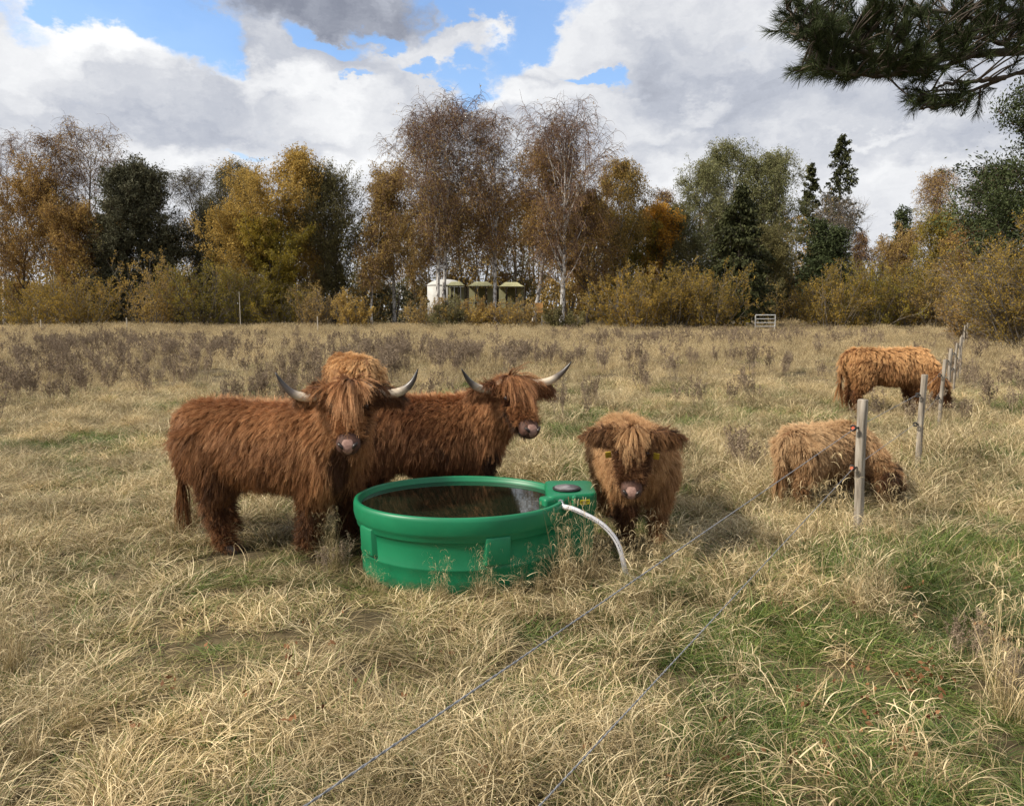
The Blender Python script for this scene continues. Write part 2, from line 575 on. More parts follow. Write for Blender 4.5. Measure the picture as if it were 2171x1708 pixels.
BARK['birch'] = mat('bark_birch', _birch)
TWIG = {
    'purple': leaf_mat('twigs_purple_brown', [(0, (0.10, 0.062, 0.045)), (1, (0.25, 0.165, 0.12))], 0.0, 0.85),
    'grey': leaf_mat('twigs_grey', [(0, (0.09, 0.075, 0.06)), (1, (0.23, 0.20, 0.165))], 0.0, 0.85),
    'dark': leaf_mat('twigs_dark', [(0, (0.03, 0.025, 0.02)), (1, (0.09, 0.07, 0.055))], 0.0, 0.85),
    'olive': leaf_mat('twigs_olive', [(0, (0.06, 0.052, 0.03)), (1, (0.17, 0.15, 0.085))], 0.0, 0.85),
}
LEAF = {
    'rust': leaf_mat('leaves_rust', [(0, (0.18, 0.11, 0.035)), (.5, (0.35, 0.22, 0.07)), (1, (0.50, 0.34, 0.105))]),
    'brown': leaf_mat('leaves_brown', [(0, (0.19, 0.125, 0.04)), (.5, (0.37, 0.25, 0.08)), (1, (0.52, 0.38, 0.13))]),
    'gold': leaf_mat('leaves_gold', [(0, (0.22, 0.145, 0.04)), (.5, (0.42, 0.28, 0.07)), (1, (0.58, 0.41, 0.12))]),
    'orange': leaf_mat('leaves_orange', [(0, (0.32, 0.14, 0.02)), (.5, (0.52, 0.25, 0.03)), (1, (0.65, 0.38, 0.06))]),
    'olive': leaf_mat('leaves_olive', [(0, (0.08, 0.075, 0.03)), (.5, (0.16, 0.145, 0.06)), (1, (0.27, 0.23, 0.09))]),
    'yellowgreen': leaf_mat('leaves_yellow_green', [(0, (0.12, 0.11, 0.018)), (.5, (0.25, 0.20, 0.03)), (1, (0.42, 0.30, 0.045))]),
    'hazel': leaf_mat('leaves_hazel', [(0, (0.17, 0.125, 0.025)), (.5, (0.33, 0.23, 0.045)), (1, (0.52, 0.33, 0.065))]),
    'willow': leaf_mat('leaves_willow', [(0, (0.12, 0.13, 0.055)), (.5, (0.22, 0.225, 0.10)), (1, (0.33, 0.32, 0.15))]),
    'holly': leaf_mat('leaves_dark_green', [(0, (0.042, 0.044, 0.024)), (.5, (0.085, 0.085, 0.048)), (1, (0.15, 0.145, 0.085))], 0.15),
    'spruce': leaf_mat('needles_spruce', [(0, (0.03, 0.034, 0.013)), (.5, (0.06, 0.066, 0.025)), (1, (0.11, 0.115, 0.045))], 0.1),
    'pine': leaf_mat('needles_pine', [(0, (0.024, 0.033, 0.013)), (.5, (0.05, 0.064, 0.025)), (1, (0.09, 0.11, 0.045))], 0.1),
}

# crown outline: relative limb length at relative height
ENV = {
    'oval': lambda t: np.clip(np.sin(np.clip(t, 0, 1) * math.pi) ** 0.55, 0.12, 1),
    'birch': lambda t: np.clip(1.05 * np.sin(np.clip(t * 0.8 + 0.16, 0, 1) * math.pi) ** 0.7, 0.15, 1),
    'cone': lambda t: np.clip(1 - t, 0.06, 1) ** 0.85,
    'vase': lambda t: np.clip(0.5 + 0.5 * t, 0, 1) * np.where(t > 0.9, 0.8, 1),
    'spruce': lambda t: np.clip(1.12 * np.clip(1 - t, 0.03, 1) ** 0.62, 0.08, 1),
    'column': lambda t: np.clip(1.0 - 0.55 * t, 0.2, 1),
}


def tree(loc, H, W, seed, label, leaf='rust', twig='purple', bark='grey', env='birch', clear=0.22, n1=26, n2=8, n3=11,
         nleaf=6, lsize=0.155, droop=-0.9, a1=0.75, up1=0.45, r0=None, lean=0.0, name='tree', cat='tree', group=None, twr=0.012, leafvar=None, twl=0.075, k3=5, forks=1):
    rng = np.random.default_rng(seed)
    H = H * 0.925
    K0 = 12
    root = empty(name, loc)
    tag(root, label, cat, group)
    r0 = r0 or H * 0.0125
    base = np.zeros((forks, 3)); base[:, 0] = (np.arange(forks) - (forks - 1) / 2) * r0 * 1.2
    D = np.array([[lean + (k - (forks - 1) / 2) * 0.12, rng.normal() * 0.03, 1.0] for k in range(forks)])
    T0 = wander(base, D, np.full(forks, H * 0.97), K0, rng, 0.12, 0.035)
    T0[:, 0, 2] = -0.3
    R0 = r0 * np.clip(1 - np.linspace(0, 1, K0), 0.03, 1) ** 0.85
    R0[0] *= 1.35
    tr = MB()
    tr.tubes(T0, np.tile(R0, (forks, 1)), 8, tint=0.5)
    E = ENV[env]
    Wl = W * 0.5 / max(0.35, math.sin(a1) * 0.85)

    def L1(i, t):
        return Wl * E((t - clear) / (1 - clear)) * 0.98
    P1, i1, t1 = sprout(T0, n1, rng, clear, 0.985, a1, L1, 8, up1, 0.09, 0.16)
    R1 = (r0 * 0.36 * np.clip(1.15 - t1, 0.12, 1))[:, None] * np.linspace(1, 0.12, 8)[None]
    tr.tubes(P1, np.maximum(R1, 0.008), 5, tint=0.5)
    tr.build('trunk', BARK[bark], root)
    len1 = np.linalg.norm(np.diff(P1, axis=1), axis=2).sum(1)
    P2, i2, t2 = sprout(P1, n2, rng, 0.15, 0.98, 0.75, lambda i, t: len1[i] * (0.5 - 0.28 * t) + 0.25, 6, up1 * 0.5, 0.12)
    cr = MB()
    cr.tubes(P2, np.linspace(1, 0.35, 6)[None] * np.full((len(P2), 1), twr * 1.9), 3, tint=rng.uniform(.3, .9, len(P2)))
    P3, i3, t3 = sprout(P2, n3, rng, 0.1, 1.0, 0.7, lambda i, t: np.full(len(i), H * twl), k3, droop, 0.14)
    cr.tubes(P3, np.linspace(1, 0.4, k3)[None] * np.full((len(P3), 1), twr * 1.2), 3, tint=rng.uniform(0, 1, len(P3)))
    if nleaf > 0:
        n = int(len(P3) * nleaf * 1.9)
        i = rng.integers(0, len(P3), n)
        t = rng.uniform(0.15, 1, n)
        C, _ = sample(P3, i, t)
        C = C + rng.normal(size=C.shape) * 0.12
        if leafvar:                       # thin the leaves where the tree has shed
            keep = rng.uniform(size=n) < leafvar(C / H, rng)
            C = C[keep]; i = i[keep]
        cl = (i2[i3[i]] * 7919 % 101) / 101.0
        tint = np.clip(0.55 * rng.uniform(0, 1, len(C)) + 0.45 * cl, 0, 1)
        cr.leaves(C, lsize * rng.uniform(0.6, 1.3, len(C)), rng, tint, m=1)
    cr.build('crown', [TWIG[twig], LEAF[leaf]], root, smooth=False)
    return root


def conifer(loc, H, W, seed, label, leaf='spruce', env='spruce', clear=0.1, n1=90, n2=9, density=7, droop=-0.25, a1=1.45, up1=0.15, lsize=0.26,
            bark='dark', r0=None, name='spruce_tree', lean=0.0, group=None, clump=1.0):
    rng = np.random.default_rng(seed)
    root = empty(name, loc)
    tag(root, label, 'tree', group)
    r0 = r0 or H * 0.013
    T0 = wander(np.zeros((1, 3)), np.array([[lean, 0, 1.0]]), np.array([H]), 12, rng, 0.3, 0.006)
    T0[:, 0, 2] = -0.3
    tr = MB()
    tr.tubes(T0, (r0 * np.clip(1 - np.linspace(0, 1, 12), 0.04, 1))[None], 7)
    E = ENV[env]
    P1, i1, t1 = sprout(T0, n1, rng, clear, 0.99, a1, lambda i, t: W * 0.52 * E((t - clear) / (1 - clear)), 7, up1, 0.05, 0.12)
    tr.tubes(P1, np.maximum((r0 * 0.25 * np.clip(1.1 - t1, 0.1, 1))[:, None] * np.linspace(1, 0.2, 7)[None], 0.01), 4)
    tr.build('trunk', BARK[bark], root)
    len1 = np.linalg.norm(np.diff(P1, axis=1), axis=2).sum(1)
    P2, i2, t2 = sprout(P1, n2, rng, 0.15, 1.0, 0.8, lambda i, t: len1[i] * (0.42 - 0.2 * t) + 0.22, 5, droop, 0.08, flat=0.6)
    cr = MB()
    cr.tubes(P2, np.full((len(P2), 5), 0.012), 3, tint=0.2)
    n = int(len(P2) * density * 1.7)
    i = rng.integers(0, len(P2), n)
    t = rng.uniform(0.1, 1, n)
    C, Td = sample(P2, i, t)
    C = C + rng.normal(size=C.shape) * np.array([0.06, 0.06, 0.05]) * clump * 1.6
    # needle sprays: narrow leaves pointing along the shoot
    a = unit(Td + rng.normal(size=C.shape) * 0.55)
    b = unit(np.cross(a, rng.normal(size=C.shape)))
    s = (lsize * rng.uniform(0.6, 1.3, n))[:, None]
    V = np.stack([C - a * s * .5, C + b * s * .2, C + a * s * .5, C - b * s * .2], 1)
    tint = np.clip(0.5 * rng.uniform(0, 1, n) + 0.5 * ((i2[i] * 7919) % 101) / 101.0, 0, 1)
    cr.add(V, quads=np.arange(n * 4).reshape(n, 4), tint=np.repeat(tint, 4), m=1)
    cr.build('crown', [TWIG['dark'], LEAF[leaf]], root, smooth=False)
    return root


def bush(loc, H, W, seed, label, leaf='hazel', twig='grey', nst=26, n2=9, n3=6, nleaf=7, lsize=0.13, group=None, name='bush', D=None, bare=0.0):
    rng = np.random.default_rng(seed)
    root = empty(name, loc)
    tag(root, label, 'bush', group)
    D = D or W * 0.7
    a = rng.uniform(0, 2 * math.pi, nst); r = np.sqrt(rng.uniform(0, 1, nst))
    base = np.stack([np.cos(a) * r * W * 0.30, np.sin(a) * r * D * 0.30, np.full(nst, -0.1)], 1)
    ex = (W * 0.5) / H
    dirs = np.stack([np.cos(a) * r * ex * 1.1, np.sin(a) * r * ex * 1.1, np.full(nst, 1.0)], 1) + rng.normal(size=(nst, 3)) * 0.13
    P1 = wander(base, dirs, H * rng.uniform(0.75, 1.12, nst) * np.sqrt(1 + 0.35 * (r * ex) ** 2) * np.clip(1.12 - 0.4 * r ** 2, .5, 1.1), 9, rng, -0.1, 0.07)
    st = MB()
    st.tubes(P1, np.linspace(0.035, 0.008, 9)[None] * np.ones((nst, 1)), 5)
    st.build('stems', BARK['grey'], root)
    P2, i2, t2 = sprout(P1, n2, rng, 0.05, 0.98, 0.8, lambda i, t: np.full(len(i), H * 0.27) * (1.15 - 0.5 * t), 5, 0.2, 0.12)
    cr = MB()
    cr.tubes(P2, np.linspace(0.012, 0.006, 5)[None] * np.ones((len(P2), 1)), 3, tint=rng.uniform(.3, 1, len(P2)))
    P3, i3, t3 = sprout(P2, n3, rng, 0.15, 1, 0.7, lambda i, t: np.full(len(i), H * 0.11), 4, 0.1, 0.15)
    cr.tubes(P3, np.full((len(P3), 4), 0.006), 3, tint=rng.uniform(.3, 1, len(P3)))
    n = int(len(P3) * nleaf * (1 - bare))
    i = rng.integers(0, len(P3), n); t = rng.uniform(0, 1, n)
    C, _ = sample(P3, i, t)
    C = C + rng.normal(size=C.shape) * 0.06
    cl = (i2[i3[i]] * 7919 % 101) / 101.0
    tint = np.clip(0.6 * rng.uniform(0, 1, n) + 0.4 * cl, 0, 1)
    ok = C[:, 2] > 0.02
    cr.leaves(C[ok], lsize * rng.uniform(0.6, 1.3, ok.sum()), rng, tint[ok], m=1)
    cr.build('foliage', [TWIG[twig], LEAF[leaf]], root, smooth=False)
    return root


def spot(x, ytop, d, w):
    """ground point under picture column x at distance d, the height that reaches row ytop, the width of w picture units"""
    p = at(x, 655, d)
    return (p.x, d, 0.0), at(x, ytop, d).z, w / F * d


def T(x, ytop, w, d, seed, label, fn=tree, **k):
    loc, H, W = spot(x, ytop, d, w)
    return fn(loc, H, W, seed, label, **k)


BARE = dict(leaf='brown', twig='purple', nleaf=0.8)
shed_top = lambda q, rng: np.clip(1.25 - q[:, 2] * 1.25, 0.08, 1) * 1.0

# --- left group
T(8, 278, 150, 73, 11, 'tall rust brown birch at the left end of the tree line', leaf='brown', twig='purple', nleaf=2.2, bark='birch', n1=24, leafvar=shed_top, name='birch_tree')
T(120, 262, 115, 72, 12, 'tall thin birch with pale trunk and red brown twigs among the left rust trees', leaf='rust', twig='purple', bark='birch', nleaf=1.3, n1=24, name='birch_tree')
T(205, 258, 155, 75, 13, 'tall bare grey birch between the left rust trees and the big dark evergreen', bark='grey', n1=26, **BARE, name='birch_tree')
T(55, 395, 190, 69, 14, 'broad rust orange tree behind the yellow bushes at far left', leaf='rust', nleaf=7, env='oval', droop=-0.2, bark='dark', clear=0.12, n1=24, name='deciduous_tree')
T(160, 455, 120, 68, 15, 'low rust orange tree left of the dark evergreen', leaf='rust', nleaf=6, env='oval', droop=-0.2, bark='dark', clear=0.12, name='deciduous_tree')
T(225, 460, 110, 70, 16, 'dull grey brown tree against the dark evergreen', leaf='olive', twig='grey', nleaf=3, env='oval', droop=-0.2, bark='dark', clear=0.1, name='deciduous_tree')
T(318, 368, 170, 70, 17, 'big dark grey green evergreen with a rounded top, left part of the tree line', leaf='holly', twig='dark', nleaf=11, env='oval', droop=-0.1, bark='dark', clear=0.05, n1=34, n2=9, lsize=0.2, name='evergreen_tree')
T(250, 520, 130, 68, 18, 'lower dark green evergreen beside the yellow bushes at left', leaf='holly', twig='dark', nleaf=9, env='oval', droop=-0.1, bark='dark', clear=0.05, n1=26, name='evergreen_tree')
T(345, 350, 90, 78, 19, 'thin bare tree poking above the dark evergreen', twig='grey', leaf='brown', nleaf=0.3, name='deciduous_tree')
T(425, 352, 100, 78, 20, 'open bare grey tree right of the dark evergreen', twig='grey', leaf='olive', nleaf=0.8, name='deciduous_tree')
T(490, 332, 100, 76, 21, 'half bare grey green tree left of the golden tree', twig='grey', leaf='olive', nleaf=3.5, env='oval', name='deciduous_tree')
T(455, 440, 110, 74, 22, 'dark bushy tree low behind the golden tree', twig='dark', leaf='holly', nleaf=6, env='oval', clear=.08, name='evergreen_tree')
T(612, 322, 130, 68, 23, 'tall golden yellow birch, the brightest tree of the left half', leaf='gold', twig='olive', nleaf=9, env='birch', bark='birch', droop=-0.6, n1=26, clear=0.15, lsize=0.17, name='birch_tree')
T(545, 345, 110, 69, 24, 'slim golden birch leaning on the left of the brightest golden one', leaf='gold', twig='olive', nleaf=5, env='birch', bark='grey', n1=20, name='birch_tree')
T(525, 485, 180, 65, 25, 'low wide golden orange tree in front of the tall golden birch', leaf='gold', twig='olive', nleaf=8, env='oval', bark='grey', clear=0.18, droop=-0.5, n1=24, name='deciduous_tree')
T(585, 500, 120, 64, 26, 'small golden tree with a thin trunk, right beside the low wide golden one', leaf='yellowgreen', twig='olive', nleaf=8, env='oval', bark='grey', clear=0.2, n1=22, name='deciduous_tree')
T(712, 372, 120, 68, 27, 'olive brown half bare tree with a dark forked trunk, between golden tree and birches', leaf='olive', twig='olive', nleaf=3.0, env='oval', bark='dark', droop=0.1, clear=0.22, n1=26, forks=2, name='deciduous_tree')
T(665, 470, 90, 72, 28, 'brown tree behind the golden birch on its right', leaf='brown', nleaf=4, env='oval', droop=-.2, name='deciduous_tree')
# --- birches in the middle
T(787, 345, 75, 66, 31, 'slim brown birch with a thin pale trunk, leftmost of the middle birches', leaf='brown', nleaf=4, bark='birch', n1=22, r0=0.11, name='birch_tree')
T(835, 345, 120, 72, 32, 'brown birch just left of the tallest birches', leaf='brown', nleaf=4, bark='birch', n1=24, name='birch_tree')
T(932, 212, 175, 66, 33, 'very tall brown birch with twin pale trunks in front of the white tent', leaf='brown', nleaf=3.4, bark='birch', n1=36, n2=9, r0=0.20, forks=2, clear=.28, leafvar=shed_top, name='birch_tree')
T(1050, 215, 135, 67, 34, 'very tall red brown birch whose pale trunk stands before the yellow canopies', leaf='rust', nleaf=4.2, bark='birch', n1=36, n2=9, r0=0.2, lean=0.02, clear=.29, leafvar=shed_top, name='birch_tree')
T(1130, 300, 120, 66, 35, 'red brown birch with a leaning pale trunk left of the orange board', leaf='rust', nleaf=4.5, bark='birch', n1=28, r0=0.2, lean=0.10, clear=.34, name='birch_tree')
T(1192, 250, 190, 63, 36, 'spreading birch with the whitest trunk and bare purple twigs', leaf='rust', nleaf=1.9, bark='birch', n1=40, n2=10, n3=10, r0=0.24, a1=0.7, up1=0.25, clear=0.23, name='birch_tree', leafvar=shed_top)
T(1245, 400, 130, 64, 37, 'rust tree with a slanting dark trunk right of the whitest birch', leaf='rust', nleaf=4, bark='dark', n1=26, r0=0.16, lean=0.06, name='birch_tree')
T(1308, 315, 105, 68, 38, 'golden green weeping birch right of the tall brown birches', leaf='gold', twig='olive', nleaf=5.5, bark='birch', n1=26, droop=-1.6, name='birch_tree')
T(1385, 425, 85, 72, 39, 'bright orange tree between weeping birch and the green willows', leaf='orange', twig='olive', nleaf=6, env='oval', bark='dark', name='deciduous_tree')
T(1400, 390, 60, 80, 40, 'thin bare brown tree top above the bright orange tree', nleaf=1, leaf='brown', twig='purple', name='deciduous_tree')
T(985, 430, 190, 88, 41, 'wide rust orange tree behind the tall birches', leaf='rust', nleaf=6, env='oval', droop=-.5, name='deciduous_tree', clear=.18)
T(1100, 446, 180, 89, 42, 'wide orange brown tree behind the leaning birch', leaf='rust', nleaf=6, env='oval', droop=-.5, name='deciduous_tree', clear=.18)
T(880, 475, 150, 88, 43, 'low brown tree left behind the white tent', leaf='brown', nleaf=6, env='oval', droop=-.3, name='deciduous_tree', clear=.15)
T(1240, 470, 170, 78, 44, 'ochre tree far behind the whitest birch', leaf='gold', twig='olive', nleaf=5, env='oval', droop=-.6, name='deciduous_tree', clear=.12)
T(1340, 480, 130, 74, 45, 'olive yellow tree behind the big hazel bush', leaf='yellowgreen', twig='olive', nleaf=6, env='oval', droop=-.6, name='deciduous_tree', clear=.1)
# --- right of the middle
T(1465, 335, 120, 74, 51, 'grey green willow, leftmost of the willows', leaf='willow', twig='olive', nleaf=7, droop=-0.7, env='birch', bark='grey', clear=.08, name='willow_tree')
T(1560, 288, 130, 76, 52, 'tallest grey green willow behind the dark layered spruce', leaf='willow', twig='olive', nleaf=8, droop=-0.7, env='birch', bark='grey', clear=.06, n1=34, name='willow_tree')
T(1642, 318, 125, 74, 53, 'grey green willow, rightmost of the willows', leaf='willow', twig='olive', nleaf=8, droop=-0.8, env='birch', bark='grey', clear=.06, n1=32, name='willow_tree')
T(1430, 430, 90, 72, 54, 'lower olive green tree at the left foot of the willows', leaf='olive', twig='olive', nleaf=7, env='oval', clear=.05, name='deciduous_tree')
T(1640, 480, 110, 70, 55, 'dull green tree low beneath the rightmost willow', leaf='olive', twig='olive', nleaf=8, env='oval', clear=.03, name='deciduous_tree')
T(1562, 392, 135, 58, 56, 'dark layered spruce in front of the grey green willows', fn=conifer, clear=0.1, n1=150, n2=12, density=7, droop=-0.7, lsize=0.30, up1=-0.1)
T(1765, 285, 110, 92, 57, 'tall pointed spruce rising highest on the right', fn=conifer, clear=0.12, n1=130, n2=10, density=6, droop=-0.5, lsize=.34, up1=0.1)
T(1708, 345, 60, 95, 58, 'narrow dark spruce close left of the tall pointed one', fn=conifer, clear=0.1, n1=120, n2=10, density=6, lsize=.34)
T(1745, 492, 150, 68, 59, 'low spreading dark green pine below the pointed spruce', fn=conifer, leaf='pine', env='column', clear=0.12, n1=60, n2=12, density=14, a1=1.2, up1=0.5, clump=2.4, name='pine_tree')
T(1775, 425, 110, 80, 60, 'bare grey tree with upright twigs beside the pointed spruce', leaf='brown', twig='grey', nleaf=0.2, droop=0.2, name='deciduous_tree')
T(1835, 452, 50, 75, 61, 'thin bare reddish larch right of the bare grey tree', leaf='rust', twig='purple', nleaf=0.6, n1=30, a1=1.2, W=None, name='larch_tree') if False else None
T(1838, 470, 45, 75, 61, 'thin bare reddish larch in the gap of the tree line', leaf='rust', twig='purple', nleaf=0.5, n1=26, a1=1.2, env='cone', r0=0.08, name='larch_tree')
T(1900, 452, 65, 78, 62, 'small dark pine at the left foot of the pale rust birch', fn=conifer, leaf='pine', env='column', clear=0.25, n1=44, density=12, a1=1.2, up1=0.4, clump=1.8, name='pine_tree')
T(1950, 335, 90, 80, 63, 'pale rust birch standing alone with sky on both sides', leaf='brown', twig='purple', nleaf=2.2, bark='birch', n1=26, name='birch_tree')
T(1975, 465, 110, 72, 64, 'yellow olive tree below the lone pale birch', leaf='yellowgreen', twig='olive', nleaf=5, env='oval', clear=.1, name='deciduous_tree')
T(2060, 345, 110, 78, 65, 'bare purple birch next to the big pine at right', leaf='brown', twig='purple', nleaf=0.4, bark='birch', name='birch_tree', n1=30)
T(2040, 520, 140, 66, 66, 'rust brown tree under the big pine at right', leaf='rust', twig='purple', nleaf=4, env='oval', clear=.05, name='deciduous_tree')
T(1880, 520, 120, 76, 67, 'low brown tree behind the right hazel thicket', leaf='brown', twig='purple', nleaf=4, env='oval', clear=.05, name='deciduous_tree')
T(2200, 205, 400, 36, 68, 'big dark Scots pine at the right edge of the tree line', fn=conifer, leaf='pine', env='column', clear=0.18, n1=60, n2=16, density=38, a1=1.25, up1=0.35, lsize=0.17, clump=2.6, bark='pine', r0=0.2, name='pine_tree')

# --- bushes along the edge of the field
B = 'hazel bushes along the edge of the field'
T(60, 590, 150, 62, 71, 'leftmost yellow brown bush at the field edge', fn=bush, group=B)
T(165, 578, 125, 61, 72, 'yellow bush just left of the dark evergreen foot', fn=bush, group=B)
T(320, 562, 110, 61, 73, 'orange yellow bush right of the dark evergreen foot', fn=bush, leaf='gold', group=B)
T(420, 548, 130, 62, 74, 'olive bush under the golden trees', fn=bush, leaf='yellowgreen', group=B)
T(500, 560, 120, 63, 75, 'yellow green bush beneath the low wide golden tree', fn=bush, leaf='yellowgreen', group=B)
T(600, 590, 110, 63, 76, 'yellow green bush around the small golden tree foot', fn=bush, leaf='yellowgreen', group=B)
T(665, 612, 90, 61, 77, 'brown half bare bush between golden tree and forked trunk', fn=bush, leaf='brown', bare=0.5, group=B)
T(745, 618, 60, 60, 78, 'small orange bush right of the forked trunk', fn=bush, leaf='gold', nst=16, group=B)
T(980, 636, 75, 59, 79, 'low orange bush below the tents', fn=bush, leaf='gold', nst=18, bare=0.3, group=B)
T(1020, 634, 60, 60, 94, 'low rust shrub in front of the middle canopy', fn=bush, leaf='rust', nst=18, bare=.2, group=B)
T(1115, 640, 50, 61, 95, 'thin brown shrub left of the orange board', fn=bush, leaf='brown', nst=12, bare=.4, group=B)
T(905, 628, 66, 59, 92, 'low brown shrub left of the twin birch trunks', fn=bush, leaf='brown', nst=16, bare=.3, group=B)
T(950, 636, 56, 58, 93, 'small dark shrub right at the foot of the twin birch trunks', fn=bush, leaf='olive', nst=14, group=B)
T(1080, 630, 64, 59, 80, 'small brown yellow bush between the leaning birch and canopies', fn=bush, leaf='gold', nst=14, bare=0.5, group=B)
T(1195, 650, 65, 58, 81, 'low green brown shrub at the foot of the whitest birch', fn=bush, leaf='olive', nst=14, group=B)
T(1345, 582, 150, 57, 82, 'left half of the large yellow hazel clump, under the weeping birch', fn=bush, nst=40, group=B)
T(1430, 568, 130, 57, 83, 'tall middle bush of the large yellow hazel clump', fn=bush, nst=40, group=B)
T(1510, 568, 110, 56, 84, 'yellow hazel bush touching the layered spruce', fn=bush, nst=34, group=B)
T(1665, 590, 80, 70, 85, 'orange leaved young shrub right of the layered spruce', fn=bush, leaf='gold', bare=0.4, group=B)
T(1770, 575, 130, 57, 86, 'olive hazel bush, left part of the right thicket', fn=bush, leaf='hazel', nst=34, group=B)
T(1850, 568, 130, 57, 87, 'tall olive bush in the middle of the right thicket', fn=bush, leaf='yellowgreen', nst=34, group=B)
T(1925, 565, 110, 57, 88, 'yellow olive bush at the right of the right thicket', fn=bush, leaf='hazel', nst=30, group=B)
T(1990, 590, 90, 56, 89, 'brown small tree shaped bush next to the fence end', fn=bush, leaf='brown', nst=16, group=B)
T(2222, 492, 270, 31, 90, 'largest yellow rust bush, closest to the camera at the right edge', fn=bush, leaf='hazel', nst=60, n2=12, n3=8, nleaf=8, lsize=0.085)
T(2075, 600, 90, 38, 91, 'reddish yellow bush at the left foot of the largest bush', fn=bush, leaf='rust', nst=24, nleaf=7, lsize=0.09, group=B)


def distant_wood():
    """the wood behind the first trees reads as one brown green mass"""
    rng = np.random.default_rng(77)
    cr = MB()
    spots = []
    for x in np.arange(-150, 2420, 46):
        top = np.interp(x, [-150, 200, 300, 420, 560, 700, 820, 1150, 1330, 1450, 1640, 1780, 1850, 1900, 1990, 2400], [430, 430, 450, 470, 450, 470, 470, 420, 450, 470, 450, 520, 572, 580, 560, 540])
        spots.append((x + rng.uniform(-20, 20), top + rng.uniform(-22, 30), rng.uniform(86, 112)))
    for x in np.arange(-150, 2420, 34):
        spots.append((x, rng.uniform(575, 612), rng.uniform(72, 84)))
    for k, (x, top, d) in enumerate(spots):
        if 850 < x < 1150 and d < 86:
            d += 18
        H = at(x, top, d).z; W = rng.uniform(6, 9)
        N = int(2600 * min(1, H / 9))
        c = at(x, 655, d)
        t = rng.uniform(0, 1, N) ** 0.8
        env = np.sin(np.clip(t * 0.82 + 0.14, 0, 1) * math.pi) ** 0.6
        a = rng.uniform(0, 6.28, N); r = env * W / 2 * np.sqrt(rng.uniform(0.1, 1, N))
        C = np.stack([c.x + r * np.cos(a), d + r * np.sin(a), t * H], 1)
        C += 0.35 * np.stack([np.sin(C[:, 2] * 1.7 + k), np.cos(C[:, 0] * 1.3), np.sin(C[:, 0] * 2.1)], 1)
        cl = (np.floor(C[:, 0] / 1.1) * 31 + np.floor(C[:, 2] / 1.0) * 57 + np.floor(C[:, 1] / 1.3) * 13) % 17 / 17.0
        m = int(rng.choice([1, 2, 3], p=[.4, .35, .25]))
        cr.leaves(C, 0.30 * rng.uniform(0.6, 1.4, N), rng, np.clip(.5 * rng.uniform(0, 1, N) + .5 * cl, 0, 1), m=m)
        P = wander(np.array([[c.x, d, 0]] * 7), rng.normal(size=(7, 3)) * 0.16 + [0, 0, 1], np.full(7, H * 1.03), 6, rng, 0, 0.06)
        cr.tubes(P, np.linspace(0.12, 0.02, 6)[None] * np.ones((7, 1)), 4, tint=0.6, m=0)
    o = cr.build('distant_wood', [TWIG['grey'], LEAF['brown'], LEAF['holly'], LEAF['olive']], smooth=False)
    tag(o, 'hazy brown and dull green wood closing the view behind the first trees', 'wood', kind='stuff')


distant_wood()


# ------------------------------------------------------------------ grass
G_WS = [(0.32, (0.62, 0.60, 0.54)), (0.5, (1, 0.98, 0.95)), (0.66, (1.22, 1.16, 1.06))]
M_STRAW = leaf_mat('grass_straw', [(0, (0.12, 0.088, 0.045)), (0.35, (0.30, 0.232, 0.125)), (0.7, (0.52, 0.415, 0.235)), (1, (0.86, 0.74, 0.48))], 0.25, 0.55, 0.35, 0.9, G_WS)
M_GREEN = leaf_mat('grass_green', [(0, (0.045, 0.075, 0.018)), (0.5, (0.105, 0.18, 0.038)), (1, (0.25, 0.31, 0.085))], 0.3, 0.5, 0.35, 0.9, G_WS)
M_OLIVE = leaf_mat('grass_olive', [(0, (0.10, 0.095, 0.03)), (0.5, (0.21, 0.20, 0.07)), (1, (0.36, 0.32, 0.14))], 0.3, 0.5, 0.3, 0.9, G_WS)
M_WEED = leaf_mat('weed_stalks', [(0, (0.13, 0.095, 0.065)), (0.6, (0.29, 0.225, 0.16)), (1, (0.46, 0.37, 0.27))], 0.0, 0.8, 0.1)
GM = [M_STRAW, M_GREEN, M_OLIVE, M_WEED]


